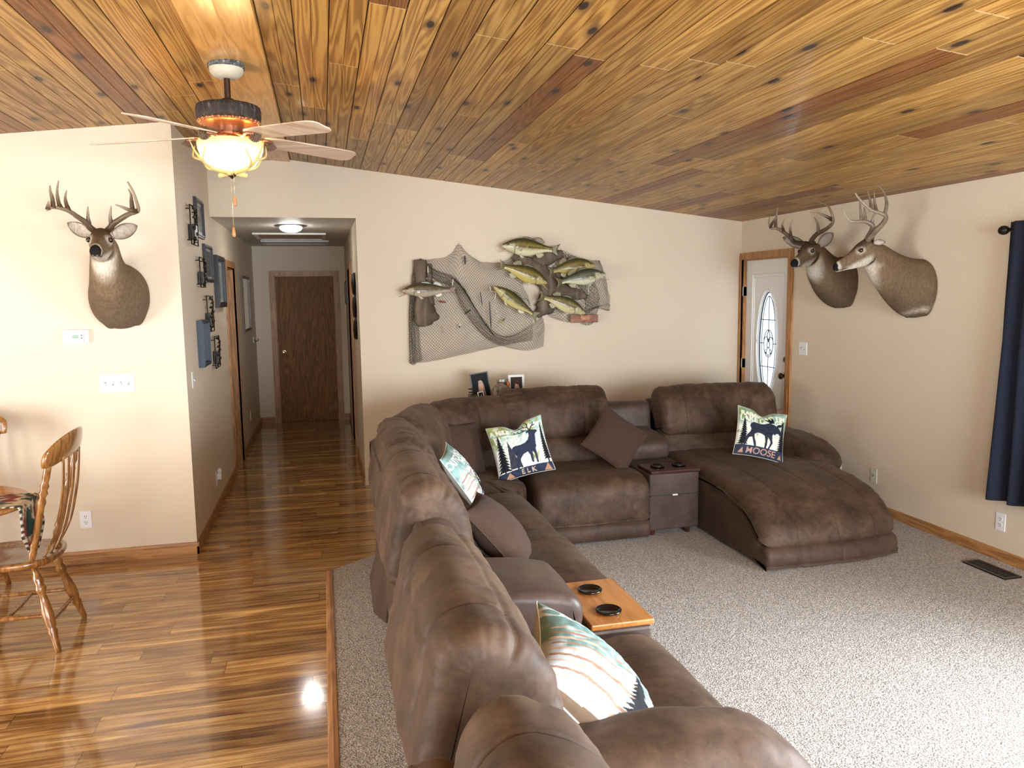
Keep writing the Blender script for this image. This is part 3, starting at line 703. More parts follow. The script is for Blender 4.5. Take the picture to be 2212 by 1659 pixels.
# ================================================================ mounted deer
def frame_mat(o, out, up=(0, 0, 1)):
    out = Vector(out).normalized(); up = Vector(up); side = out.cross(up).normalized()    # side = animal's left... x axis
    return Matrix.Translation(Vector(o)) @ Matrix((side, out, up)).transposed().to_4x4()
def lerp3(a, b, t): t = max(0, min(1, t)); return tuple(x+(y-x)*t for x, y in zip(a, b))
def sstep(a, b, x): t = max(0, min(1, (x-a)/(b-a))); return t*t*(3-2*t)
HIDE = (.195, .128, .072); DARKH = (.085, .050, .028); PALE = (.60, .54, .44); GREYH = (.165, .118, .076)
def deer(name, org, out, yaw, label, body, head_at, antlers, ears, tone=1.0, pitch=0.0, hs=1.0, bandlight=False, antcol=((.10, .055, .028), (.42, .33, .22))):
    MI = frame_mat(org, out).inverted()
    """org: wall point of the mount centre; out: wall normal. body: rings (y out, x side, z up, half width, half height, tilt).
       head_at: head pivot in local coords. yaw turns the head about z."""
    M = frame_mat(org, out)
    root = thing(name, Vector(org)+Vector(out)*.01, label, 'deer head', 'mounted deer heads')
    hp = Vector(head_at)
    RH = Matrix.Translation(hp) @ Matrix.Rotation(math.radians(yaw), 4, 'Z') @ Matrix.Rotation(math.radians(pitch), 4, 'X') @ Matrix.Scale(hs, 4)
    NN = 32; rings = []; info = []
    def ringpts(c, nrm, wx, wz, up, pw=2.0, flatb=0.0):
        nrm = Vector(nrm).normalized(); up = Vector(up); up = (up-nrm*up.dot(nrm)).normalized(); sd = nrm.cross(up); pts = []
        for k in range(NN):
            a = 2*math.pi*k/NN; ca, sa = math.cos(a), math.sin(a)
            x = abs(ca)**(2/pw)*(1 if ca > 0 else -1)*wx; z = abs(sa)**(2/pw)*(1 if sa > 0 else -1)*wz
            if sa < 0: x *= 1-flatb*abs(sa)
            else: x *= 1-flatb*.3*abs(sa)
            pts.append(Vector(c)+sd*x+up*z)
        return pts
    # neck / shoulder rings along smooth spine
    body = list(body)+[(hp.y-.055, hp.x, hp.z-.022, .078, .100, 42)]; B = cr(body, 6)
    for i, b in enumerate(B):
        y, x, z, w, h, tl = b[:6]
        nrm = Vector((0, math.cos(math.radians(tl)), math.sin(math.radians(tl))))
        rg = ringpts((x, y, z), nrm, w, h, (0, -math.sin(math.radians(tl)), math.cos(math.radians(tl))), 2.15)
        if i < 3: 
            for k in range(NN): rg[k] += Vector((0, 0, .012*mnoise.noise(Vector((k*.9, i, tone*5))) - (.02 if k in (20, 21, 26, 27) else 0)))
        rings.append(rg)
    # head rings in head space: y forward to the nose, z up
    HR = [(-.035, .014, .066, .096), (0, .012, .065, .094), (.04, -.004, .061, .096), (.075, -.013, .055, .086), (.11, -.025, .046, .073), (.145, -.034, .040, .062), (.18, -.039, .036, .052), (.215, -.044, .034, .045), (.243, -.050, .032, .039), (.262, -.053, .028, .031), (.272, -.056, .018, .020), (.276, -.057, .004, .004)]
    HB = cr(HR, 3); H0 = len(rings)
    last = B[-1]
    for b in HB:
        y, z, w, h = b
        rg = [RH @ p for p in ringpts((0, y, z), (0, 1, -.12), w, h, (0, 0, 1), 2.1, .18)]
        rings.append(rg)
    # brow and cheek shaping
    inv = RH.inverted()
    for i in range(H0, len(rings)):
        for k, p in enumerate(rings[i]):
            q = inv @ p; b = math.exp(-((q.y-.045)/.022)**2)
            if q.z > .0 and abs(q.x) > .03: q.x += math.copysign(.008*b, q.x)
            b2 = math.exp(-((q.y-.085)/.02)**2)
            if abs(q.x) > .03 and -.02 < q.z < .05: q.x -= math.copysign(.006*b2, q.x)
            rings[i][k] = RH @ q
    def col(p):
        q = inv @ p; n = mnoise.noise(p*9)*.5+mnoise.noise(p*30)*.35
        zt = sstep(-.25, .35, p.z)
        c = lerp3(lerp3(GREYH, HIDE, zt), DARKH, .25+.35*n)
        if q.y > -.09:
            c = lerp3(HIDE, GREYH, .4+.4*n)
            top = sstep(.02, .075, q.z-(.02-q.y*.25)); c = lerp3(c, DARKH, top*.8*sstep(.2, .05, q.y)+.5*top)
            er = math.hypot((q.y-.058)/.034, (q.z-.030)/.026)
            if abs(q.x) > .03: c = lerp3(lerp3(PALE, c, .35), c, sstep(.75, 1.25, er))
            bot = sstep(-.018, -.045, q.z+.22*q.y-.0); c = lerp3(c, PALE, bot*sstep(-.05, .02, q.y))
            mz = sstep(.215, .228, q.y)*sstep(.255, .243, q.y); c = lerp3(c, PALE, mz*.9)
            if q.y > .243: c = (.012, .010, .010) if q.z > -.072 else lerp3(PALE, (.02, .02, .02), .1)
            mouth = math.exp(-((q.z+.076-.0*q.y)/.0045)**2)*sstep(.15, .19, q.y); c = lerp3(c, (.02, .015, .012), mouth)
        # throat patch
        th = Vector((q.x, q.y+.035, q.z+.125)); tw = math.hypot(math.hypot(th.x/.065, th.y/.075), th.z/.06)
        c = lerp3(PALE, c, sstep(.6, 1.15, tw+.25*n))
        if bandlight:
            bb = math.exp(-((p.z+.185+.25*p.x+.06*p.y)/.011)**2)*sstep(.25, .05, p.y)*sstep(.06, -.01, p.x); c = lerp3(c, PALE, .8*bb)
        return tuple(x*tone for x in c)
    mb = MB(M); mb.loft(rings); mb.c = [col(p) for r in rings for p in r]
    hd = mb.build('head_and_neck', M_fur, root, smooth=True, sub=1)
    for s in (-1, 1):
        ec = RH @ Vector((s*.0585, .056, .030))
        MB(M).ball(ec,   .0165*hs, 16).build('eye', M_eye, root, smooth=True)
        mb = MB(M); mb.tube([RH @ Vector((s*.055*a, .056+.022*b, .030+.016*c)) for a, b, c in ((1.07, -1, -.2), (1.12, -.5, .75), (1.14, 0, 1.0), (1.1, .6, .7), (1.03, 1.0, -.1))], [.002, .0035, .004, .0035, .002], 6)
        mb.c = [(.12*tone, .08*tone, .05*tone)]*len(mb.v); mb.build('eyelid', M_fur, root, smooth=True)
        mb = MB(M); mb.ball(RH @ Vector((s*.0135, .266, -.044)), .0062*hs, 8, (0.001, .001, .001), (1, .8, .7)); mb.build('nostril', M_slot, root, smooth=True)
        # ear: cupped leaf
        base = RH @ Vector((s*.058, -.045, .062))
        dirv = MI @ Vector(ears[0 if s < 0 else 1])-base; el = dirv.length; dirv.normalize(); ew = min(.27*el, .043)
        fw = RH.to_3x3() @ Vector((0, 1, 0)); fw = (fw-dirv*fw.dot(dirv)).normalized(); sd = dirv.cross(fw)
        rr = []; cc = []
        for i in range(15):
            t = i/14; w = ew*(math.sin(math.pi*min(1, (t*.9+.09)))**.75)*(1 if t < .98 else .2); ring = []
            for k in range(14):
                u = -1+2*k/13; cup = (1-u*u)*.55*w*(1.1-t*.5)
                ring.append(base+dirv*(t*el)+sd*(u*w)-fw*cup); 
            for k in range(14):
                u = 1-2*k/13; cup = (1-u*u)*.55*w*(1.1-t*.5)+.0035
                ring.append(base+dirv*(t*el)+sd*(u*w*1.04)-fw*cup)
            rr.append(ring)
            for k in range(28):
                u = abs(-1+2*(k % 14)/13); 
                if k < 14: c = lerp3((.52, .45, .38), (.10, .07, .045), sstep(.75, 1.0, max(u, t*.98)))
                else: c = (.17, .115, .072)
                cc.append(tuple(x*tone for x in c))
        mb = MB(M); mb.loft(rr); mb.c = cc; mb.build('ear', M_fur, root, smooth=True)
        # antlers
        mb = MB(M); vc = []
        burr = RH @ Vector((s*.034, -.012, .088))
        for ai, (pts, r0, r1) in enumerate(antlers[0 if s < 0 else 1]):
            pts = [tuple(M @ burr)]+list(pts) if ai == 0 else pts
            C = cr([tuple(MI @ Vector(p)) for p in pts], 7); m = len(C); rad = []
            for i in range(m):
                t = i/(m-1); rad.append(1.25*hs*(r0+(r1-r0)*t**1.2)*(1+.10*mnoise.noise(Vector((i*.7, r0*900, s)))))
            n0 = len(mb.v); mb.tube([Vector(c) for c in C], rad, 10)
            for i in range(m):
                t = i/(m-1); c = lerp3(antcol[0], antcol[1], sstep(.1, .9, t*(1.0 if r0 < .012 else .85)))
                for k in range(10):
                    j = .8+.4*mnoise.noise(Vector((i*.9, k*1.1, s*3+r0*500))); vc.append(tuple(x*j for x in c))
        mb.c = vc
        mb.build('antler', M_antler, root, smooth=True)
    return root
M_eye = plain('glass_eye', (.010, .006, .004), .03, spec=.8)

def ant(at, main, tines, r=.0165):
    f = lambda pts: [at(*p) for p in pts]
    return [(f(main), r, .004)] + [(f(t), r*.72, .002) for t in tines]
# --- left wall deer, facing the camera (image-left antler is the animal's right: local +x)
at1 = lambda px, py, d: atY(px, py, YF-d)
deer('deer_head_mount', (-1.285, YF, 1.785), (0, -1, 0), 6, 'taxidermy deer head on the left wall above the thermostat, facing the camera',
  [(0, -.02, -.035, .175, .205, 0), (.05, -.02, -.035, .178, .208, 4), (.12, -.02, .005, .155, .185, 22), (.19, -.015, .065, .122, .150, 38), (.26, -.015, .145, .095, .120, 50)], (-.022, .37, .262),
  [ant(at1, [(239, 492, .38), (243, 485, .39), (254, 477, .41), (277, 463, .45), (293, 458, .50), (299, 453, .52), (295, 436, .52), (288, 415, .51), (276, 393, .49)],
      [[(297, 456, .51), (281, 454, .56), (263, 447, .60), (249, 442, .63)], [(287, 458, .48), (284, 435, .48), (283, 420, .47), (277, 408, .46)], [(241, 484, .39), (238, 468, .40), (240, 445, .42)]]),
   ant(at1, [(195, 492, .38), (186, 481, .40), (167, 468, .44), (149, 456, .49), (126, 449, .54), (111, 449, .58), (101, 455, .61)],
      [[(149, 456, .49), (143, 440, .49), (141, 426, .48), (144, 411, .47)], [(131, 449, .53), (126, 436, .53), (123.5, 413, .52), (126.5, 390, .50)], [(115, 449, .57), (113, 429, .57), (108.6, 413, .57), (108, 400, .56)], [(103, 453, .6), (105, 434, .6)], [(192, 483, .39), (190, 468, .40), (190, 446, .42)]])],
  [at1(297, 487, .33), at1(145, 481, .35)], 1.05, hs=.97, antcol=((.085, .042, .018), (.42, .33, .22)))
atR = lambda px, py, d: atX(px, py, XR-d)
deer('deer_head_mount', (XR, 5.45, 1.79), (-1, 0, 0), 27, 'taxidermy deer head beside the white front door, face turned towards the room',
  [(0, 0, -.01, .185, .205, 0), (.05, 0, -.005, .188, .205, 8), (.12, -.01, .03, .160, .180, 26), (.19, -.03, .075, .125, .150, 40), (.26, -.055, .13, .098, .125, 48)], (-.075, .37, .215),
  [ant(atR, [(1752, 522, .40), (1763, 507, .40), (1781, 497, .41), (1795, 486, .43), (1799.6, 475, .44), (1795, 457, .46), (1786, 443, .46), (1767, 435, .46)],
      [[(1797, 475, .44), (1786, 468, .50), (1768, 461, .55), (1749, 459, .59)], [(1768, 504, .41), (1766, 484, .42), (1759, 469, .43)]]),
   ant(atR, [(1718, 524, .40), (1707, 513, .42), (1691, 500, .46), (1677, 493, .50), (1665, 493, .54), (1661, 482, .58), (1662, 470, .60)],
      [[(1675, 492, .50), (1677, 470, .50), (1680, 448, .49)], [(1693, 501, .46), (1690, 486, .46), (1695, 473, .46)], [(1709, 513, .42), (1707, 493, .42), (1711, 475, .42)], [(1664, 490, .55), (1673, 475, .57), (1679, 470, .57)]])],
  [atR(1800, 504, .33), atR(1690, 513, .42)], .78, pitch=-8, hs=.93, antcol=((.06, .032, .018), (.36, .27, .17)))
deer('deer_head_mount', (XR, 4.64, 1.735), (-1, 0, 0), -24, 'taxidermy deer head in profile with pale antlers, between front door and curtain',
  [(0, 0, -.01, .185, .205, 0), (.05, 0, -.005, .188, .205, 8), (.12, .01, .04, .160, .178, 26), (.19, .025, .095, .125, .150, 38), (.26, .04, .155, .098, .128, 46)], (.05, .385, .245),
  [ant(atR, [(1893, 497, .40), (1906, 484, .38), (1914, 470, .38), (1906, 462, .41), (1883, 454, .47), (1865, 439, .53), (1854, 427, .57), (1847, 417, .60)],
      [[(1911, 464, .39), (1915, 445, .38), (1914, 430, .37), (1908, 414, .36), (1893, 394, .36)], [(1883, 455, .47), (1880, 435, .46), (1874, 412, .45)], [(1893, 458, .44), (1890, 440, .43), (1888, 415, .42)]], .0175),
   ant(atR, [(1885, 492, .41), (1878, 482, .44), (1863, 478, .48), (1845, 479, .52), (1832, 474, .56), (1819, 450, .60)],
      [[(1861, 479, .48), (1859, 455, .48), (1856, 432, .47)], [(1883, 487, .42), (1886, 470, .42), (1892, 458, .43)], [(1870, 480, .46), (1868, 460, .46), (1866, 447, .46)]], .0165)],
  [atR(1913, 523, .34), atR(1884, 497, .40)], .92, pitch=-15, hs=.88, antcol=((.20, .145, .10), (.40, .33, .25)), bandlight=True)
# ================================================================ ceiling fan
FX, FY = -.42, 4.208
fan = thing('ceiling_fan', (FX, FY, 2.885), 'rustic ceiling fan with log-look motor, pine cones and lit antler bowl light', 'ceiling fan')
M_bark = NT('bark'); _v = M_bark.mapping(M_bark.obj(), (1, 1, .35)); _n = M_bark.noise(_v, 55, 4, .6)
M_bark.out(Base_Color=M_bark.ramp(_n, [(.38, (.010, .007, .006)), (.58, (.035, .022, .017)), (.70, (.16, .13, .11))]), Roughness=.7); M_bark.bump(_n, 1, .012); M_bark = M_bark.m
M_bark2 = NT('grey_bark_ring'); _n = M_bark2.noise(M_bark2.obj(), 60, 4, .6); M_bark2.out(Base_Color=M_bark2.ramp(_n, [(.4, (.03, .035, .035)), (.6, (.13, .14, .135)), (.7, (.4, .4, .36))]), Roughness=.7); M_bark2.bump(_n, .8, .01); M_bark2 = M_bark2.m
M_cutwood = plain('cut_log_end', (.50, .36, .22), .6, nz=.2, nscale=60)
M_cream = plain('weathered_cream_metal', (.46, .42, .33), .5, nz=.15)
M_copper = plain('copper_brown_metal', (.30, .13, .07), .3, .6, nz=.2)
M_cone = plain('pine_cone', (.13, .075, .045), .7, nz=.4, nscale=80)
M_blade = wood('whitewashed_blade', (.42, .29, .20), (.56, .42, .31), (.66, .52, .40), 0, 1.0, .4, 0, 3)
M_horn = plain('cast_antler_resin', (.52, .40, .16), .4, nz=.2)
M_bowl = NT('lit_amber_glass'); _z = M_bowl.sep(M_bowl.n('ShaderNodeTexCoord').outputs['Object'])[2]
M_bowl.out(Base_Color=(.45, .33, .14), Roughness=.25, Emission_Color=(1.0, .76, .34), Emission_Strength=M_bowl.math('MULTIPLY_ADD', M_bowl.math('SUBTRACT', 1.0, M_bowl.math('DIVIDE', M_bowl.math('ADD', _z, .52), .13), clamp=True), 1.9, .32)); M_bowl = M_bowl.m
C0 = (FX, FY, 0)
mb = MB(); mb.lathe([(.02, 2.90), (.083, 2.90), (.088, 2.885), (.088, 2.865), (.084, 2.862)], C0, n=36); mb.build('canopy', M_bark2, fan, auto=40)
MB().lathe([(.082, 2.864), (.080, 2.845), (.066, 2.827), (.045, 2.817), (.02, 2.815)], C0, n=36).build('canopy_cup', M_cream, fan, auto=50)
MB().lathe([(.015, 2.83), (.015, 2.72), (.03, 2.715), (.038, 2.70), (.04, 2.695)], C0, n=20).build('downrod', M_bronze, fan, auto=40)
mb = MB(); N_ = 64; prof = [(.03, 2.702), (.10, 2.692), (.142, 2.680)]; mb.lathe(prof, C0, n=N_); mb.build('motor_top', M_cutwood, fan, smooth=True)
mb = MB(); rr = []
for (r_, z_) in [(.138, 2.683), (.152, 2.677), (.156, 2.66), (.155, 2.635), (.152, 2.615), (.145, 2.607)]:
    rr.append([Vector((FX+math.cos(a)*(r_+.005*mnoise.noise(Vector((k*1.7, 0, 0)))+.002*mnoise.noise(Vector((k*.9, z_*30, 4)))), FY+math.sin(a)*(r_+.005*mnoise.noise(Vector((k*1.7, 0, 0)))), z_)) for k, a in enumerate(2*math.pi*j/N_ for j in range(N_))])
mb.loft(rr); mb.build('motor_housing', M_bark, fan, smooth=True)
mb = MB(); mb.lathe([(.10, 2.61), (.148, 2.608), (.142, 2.598), (.125, 2.590), (.105, 2.585), (.07, 2.578)], C0, n=48)
for k in range(28):
    a = 2*math.pi*k/28; mb.ball((FX+.143*math.cos(a), FY+.143*math.sin(a), 2.604), .011, 8)
mb.build('lace_ring', M_copper, fan, smooth=True)
MB().lathe([(.06, 2.585), (.062, 2.55), (.085, 2.545), (.085, 2.535), (.06, 2.53), (.06, 2.512), (.10, 2.510), (.10, 2.503), (.02, 2.50)], C0, n=36).build('light_fitter', M_copper, fan, auto=40)
BA = 24.5
for k in range(5):
    a = math.radians(BA+72*k); R = Matrix.Translation((FX, FY, 2.535)) @ Matrix.Rotation(a, 4, 'Z') @ Matrix.Rotation(math.radians(3.2), 4, 'Y') @ Matrix.Rotation(math.radians(-11), 4, 'X')
    mb = MB(R); poly = []
    for (x, w) in [(.165, .045), (.18, .058), (.25, .064), (.40, .068), (.57, .071), (.635, .070), (.665, .058), (.68, .035), (.677, .012)]: poly.append((x, w))
    pts = [(x, w, 0) for x, w in poly]+[(x, -w, 0) for x, w in poly[::-1]]
    mb.prism(pts, (0, 0, .006)); bl = mb.build('fan_blade', M_blade, fan, bevel=.001)
    mb = MB(R)
    for s in (-1, 1):
        mb.tube(cr([(.05, s*.02, .012), (.09, s*.038, .0), (.13, s*.020, -.010), (.17, s*.034, -.006), (.21, s*.018, -.006)], 5), [.008]*21, 8)
    mb.tube(cr([(.06, 0, .015), (.11, 0, -.006), (.16, 0, -.012), (.2, 0, -.010)], 5), [.010]*16, 8)
    mb.build('blade_iron', M_copper, bl, smooth=True)
    mb = MB(R)
    for i in range(9):
        t = i/8; r_ = .024*math.sin(math.pi*(t*.85+.12))
        for j in range(9):
            b = 2*math.pi*(j+.5*(i % 2))/9; mb.ball((.175+.062*t, math.cos(b)*r_*.8, -.020+math.sin(b)*r_*.8), .0085*(1-.3*t), 6, sc=(.9, .8, .5))
    mb.ball((.205, 0, -.020), .02, 8, sc=(1.5, .9, .9)); mb.build('pine_cone', M_cone, bl, smooth=True)
# bowl: open glass shell
pr = [(.158, 2.505), (.160, 2.498), (.157, 2.47), (.143, 2.43), (.115, 2.395), (.075, 2.375), (.03, 2.366), (.004, 2.365)]
pin = [(r_-.004 if r_ > .01 else .004, z_+.004) for r_, z_ in pr[::-1]]
MB().lathe(pr+pin, C0, n=48, cap=False).build('glass_bowl', M_bowl, fan, smooth=True)
for k, (a0, tw) in enumerate(((200, 1), (330, -1), (85, 1))):
    mb = MB(); a = math.radians(a0); ca, sa = math.cos(a), math.sin(a)
    P = lambda r_, z_, da=0: (FX+r_*math.cos(a+da), FY+r_*math.sin(a+da), z_)
    mb.tube(cr([P(-.075, 2.345), P(-.03, 2.35), P(.05, 2.362), P(.115, 2.385), P(.158, 2.43), P(.182, 2.47), P(.196, 2.505)], 5), [.012]*12+[.011, .010, .009, .009, .008, .0075, .007, .0065, .006, .0055, .005, .0045, .004, .004, .003, .003, .002, .002, .0015], 8)
    for (dr, dz, da, er, ez, eda) in ((.10, 2.378, 0, .165, 2.46, .55*tw), (.145, 2.41, 0, .17, 2.49, -.45*tw), (.04, 2.362, 0, .150, 2.43, -.75*tw)):
        mb.tube(cr([P(dr, dz), P((dr+er)/2+.02, (dz+ez)/2-.018, eda*.55), P(er, ez, eda)], 6), [.0075, .007, .0068, .0065, .006, .0055, .005, .0045, .004, .0035, .003, .0025, .0015], 8)
    mb.build('antler_branch', M_horn, fan, smooth=True)
MB().lathe([(.004, 2.366), (.02, 2.362), (.024, 2.35), (.016, 2.338), (.006, 2.33), (.001, 2.326)], C0, n=16).build('finial', M_bronze, fan, smooth=True)
for (dx, dy, zt, zb) in ((.010, -.02, 2.34, 2.235), (-.008, .02, 2.34, 2.085)):
    mb = MB(); n = int((zt-zb)/.006)
    mb.tube([(FX+dx, FY+dy, zt), (FX+dx, FY+dy, zb)], .0009, 6)
    for i in range(n): mb.ball((FX+dx, FY+dy, zt-i*.006), .0017, 6)
    ch = mb.build('pull_chain', M_brass, fan, smooth=True)
    MB().lathe([(.002, zb+.004), (.006, zb), (.0095, zb-.028), (.0095, zb-.038), (.006, zb-.046), (.001, zb-.048)], (FX+dx, FY+dy, 0), n=14).build('chain_fob', wood('turned_fob_wood', (.3, .12, .04), (.42, .2, .08), (.5, .27, .11), 2, 3), ch, smooth=True)
def point(name, loc, e, col, r):
    d = bpy.data.lights.new(name, 'POINT'); d.energy = e; d.color = col; d.shadow_soft_size = r
    o = bpy.data.objects.new(name, d); link(o); o.location = loc; return o
point('fan_bulb', (FX, FY, 2.455), 9.5, (1.0, .66, .30), .035)
# hall ceiling light, attic hatch, return grille
hl = thing('ceiling_light', (-.27, 7.8, HC), 'round flush white ceiling light glowing in the hallway', 'ceiling light')
MB().lathe([(.02, HC), (.145, HC), (.15, HC-.008), (.12, HC-.018), (.10, HC-.02)], (-.27, 7.8, 0), n=40).build('light_base', M_steel, hl, auto=40)
MB().lathe([(.105, HC-.015), (.104, HC-.03), (.085, HC-.05), (.05, HC-.062), (.002, HC-.066)], (-.27, 7.8, 0), n=40).build('light_diffuser', plain('lit_frosted_diffuser', (.9, .9, .9), .3, emit=(1, .97, .92), es=14), hl, smooth=True)
point('hall_bulb', (-.27, 7.8, HC-.12), .9, (1.0, .93, .82), .07)
ah = thing('attic_hatch', (-.33, 9.05, HC), 'cream framed attic hatch panel in the hallway ceiling', 'hatch')
MB().box((-.66, 8.75, HC-.012), (.02, 9.45, HC-.002)).build('hatch_panel', plain('hatch_board', (.55, .47, .35), .6), ah)
mb = MB()
for a in ((-.70, 8.70, -.66, 9.50), (.02, 8.70, .06, 9.50), (-.66, 8.70, .02, 8.75), (-.66, 9.45, .02, 9.50)): mb.box((a[0], a[1], HC-.018), (a[2], a[3], HC-.001))
mb.build('hatch_frame', M_white, ah)
rg = thing('return_air_grille', (-.3, 10.1, HC), 'dark slatted air return grille in the hallway ceiling near the far door', 'vent')
mb = MB()
for a in ((-.70, 9.85, -.66, 10.45), (.06, 9.85, .10, 10.45), (-.66, 9.85, .06, 9.89), (-.66, 10.41, .06, 10.45)): mb.box((a[0], a[1], HC-.014), (a[2], a[3], HC-.001))
mb.build('grille_frame', M_white, rg)
mb = MB(); mb.box((-.66, 9.89, HC-.003), (.06, 10.41, HC-.001)); mb.build('grille_back', M_slot, rg)
mb = MB()
for k in range(18): mb.box((-.66, 9.90+k*.0288, HC-.012), (.06, 9.905+k*.0288, HC-.003))
mb.build('grille_slats', plain('grey_slats', (.28, .27, .25), .5), rg)
# ================================================================ plates, thermostat, frames on the walls
M_tslot = plain('toggle_recess', (.30, .30, .30), .5)
class Pl:
    """local plate frame on a wall: a along the wall (image right), b up, n out of the wall"""
    def __init__(s, wall, c):
        s.c = Vector(c)
        s.a, s.n = {'left': (Vector((1, 0, 0)), Vector((0, -1, 0))), 'back': (Vector((1, 0, 0)), Vector((0, -1, 0))), 'end': (Vector((1, 0, 0)), Vector((0, -1, 0))),
                    'right': (Vector((0, -1, 0)), Vector((-1, 0, 0))), 'hall': (Vector((0, 1, 0)), Vector((1, 0, 0))), 'hallr': (Vector((0, -1, 0)), Vector((-1, 0, 0)))}[wall]
        s.M = Matrix((s.a, Vector((0, 0, 1)), s.n)).transposed().to_4x4(); s.M = Matrix.Translation(s.c) @ s.M
    def mb(s): return MB(s.M)
def wallpt(wall, px, py):
    return {'left': lambda: atY(px, py, YF), 'back': lambda: atY(px, py, YB), 'right': lambda: atX(px, py, XR), 'hall': lambda: atX(px, py, XH0), 'hallr': lambda: atX(px, py, XH1), 'end': lambda: atY(px, py, YE)}[wall]()
def plate(wall, px, py, label, kind='outlet', gangs=1, mat=None, c=None):
    c = Vector(c) if c else wallpt(wall, px, py); P = Pl(wall, c); nm = {'outlet': 'wall_outlet', 'switch': 'light_switch', 'blank': 'cable_plate'}[kind]
    t = thing(nm, c, label, {'outlet': 'outlet', 'switch': 'light switch', 'blank': 'wall plate'}[kind], {'outlet': 'wall outlets', 'switch': 'light switches', 'blank': None}[kind]); w = .035+.023*(gangs-1); mat = mat or M_plastic
    P.mb().box((-w, -.057, 0), (w, .057, .005)).build('cover_plate', mat, t, bevel=.002)
    for g in range(gangs):
        x = (g-(gangs-1)/2)*.046
        if kind == 'outlet':
            for z in (-.0195, .0195):
                o = P.mb().lathe([(.0165, .004), (.0165, .0065), (.002, .0065)], (x, z, 0), n=20).build('socket', mat, t, auto=40)
                m = P.mb(); m.box((x-.0075, z-.001, .0060), (x-.0045, z+.008, .0072)); m.box((x+.0045, z-.001, .0060), (x+.0075, z+.006, .0072)); m.lathe([(.003, .006), (.003, .0072)], (x, z-.0085, 0), n=8); m.build('socket_slots', M_slot, o)
        elif kind == 'switch':
            P.mb().box((x-.006, -.013, .004), (x+.006, .013, .0065)).build('toggle_slot', M_tslot, t)
            up = 1 if g % 2 else -1
            P.mb().prism([(x-.004, -.004, .005), (x+.004, -.004, .005), (x+.004, .004, .005), (x-.004, .004, .005)], (0, up*.009, .012)).build('toggle', mat, t, bevel=.001)
            for z in (-.03, .03): P.mb().lathe([(.003, .004), (.003, .006)], (x, z, 0), n=8).build('screw', mat, t)
        else:
            P.mb().lathe([(.005, .004), (.005, .012), (.001, .012)], (x, 0, 0), n=12).build('coax_jack', M_brass, t)
    return t, P
plate('left', 186, 1122, 'white double outlet low on the left wall above the baseboard')
plate('left', 253, 828, 'wide white four-toggle switch plate on the left wall under the deer head', 'switch', 4)
plate('hall', 416, 820, 'white switch plate in the hall near the corner of the wall', 'switch', 1)
t, P = plate('hall', 468, 1034, 'white outlet with plugged-in night light on the hall wall')
m = P.mb(); m.box((-.022, -.005, .007), (.022, .05, .04)); m.build('plug_body', M_plastic, t, bevel=.004)
P.mb().ball((0, .062, .026), .02, 14, sc=(1, 1.2, .9)).build('night_light', plain('milky_plastic', (.75, .76, .8), .2), t, smooth=True)
plate('hall', 541, 897, 'small white outlet at the far end of the hall wall')
plate('hallr', 0, 0, 'white switch plate on the hall right wall beside the far doorway', 'switch', 1, c=(XH1, 10.1, 1.18))
plate('right', 1735, 753, 'white double switch plate right of the front door', 'switch', 2)
plate('right', 1812, 1006, 'white outlet on the right wall half hidden behind the chaise arm')
plate('right', 1888, 1027, 'ivory cable plate low on the right wall beside the chaise', 'blank', 1, M_ivory)
plate('right', 2162, 1127, 'white double outlet under the navy curtain')
# thermostat
c = wallpt('left', 166, 727); P = Pl('left', c); t = thing('thermostat', c, 'white thermostat with small green screen on the left wall', 'thermostat')
P.mb().box((-.075, -.045, 0), (.075, .045, .028)).build('case', M_white, t, bevel=.005)
P.mb().box((-.018, -.012, .0275), (.016, .012, .0292)).build('screen', plain('green_lcd', (.28, .45, .36), .2), t)
P.mb().box((.047, -.042, .0275), (.0485, .042, .0288)).build('cover_seam', M_slot, t)
for z in (-.008, .008): P.mb().ball((.035, z, .028), .004, 8).build('button', M_slot, t)
# frames
def picture(wall, p0, p1, label, fm, art, name='picture_frame', fw=.028, th=.02, matw=0.0, matcol=None, cat='picture', tilt=0):
    a, b = wallpt(wall, *p0), wallpt(wall, *p1); P = Pl(wall, (a+b)/2); d = b-a; w = abs(d.dot(P.a))/2; h = abs(d.z)/2
    t = thing(name, P.c, label, cat, 'picture frames on the hall walls' if cat == 'picture' else None)
    m = P.mb()
    for (r0, zz) in ((0, th), (fw*.45, th+.006)):
        f2 = fw if r0 == 0 else fw*.8
        m.box((-w+r0, -h+r0, 0), (-w+f2, h-r0, zz)); m.box((w-f2, -h+r0, 0), (w-r0, h-r0, zz)); m.box((-w+f2, h-f2, 0), (w-f2, h-r0, zz)); m.box((-w+f2, -h+r0, 0), (w-f2, -h+f2, zz))
    m.build('frame', fm, t, bevel=.0015)
    k = P.mb(); k.box((-w+fw, -h+fw, 0), (w-fw, h-fw, .008)); k.build('mat_board', matcol or M_photo, t)
    if art:
        q = fw+matw
        m = P.mb(); m.box((-w+q, -h+q, .008), (w-q, h-q, .0095)); m.build('print', art, t)
    return t, P, w, h
art_dark = plain('dark_photo_print', (.05, .06, .07), .2, nz=.6, nscale=14); art_grey = plain('grey_photo_print', (.25, .25, .24), .2, nz=.5, nscale=10)
picture('hall', (416, 423.5), (437.5, 518), 'black picture frame on the hall wall, highest of the group', M_blackwood, art_dark, matw=.02)
picture('hall', (436, 526), (457, 611), 'black picture frame on the hall wall in the middle of the group', M_blackwood, art_dark, matw=.02)
picture('hall', (458.5, 550), (482.4, 663), 'wide-edged black frame with white mat nearest the hall doorway', M_blackwood, art_grey, fw=.045, th=.035, matw=.03)
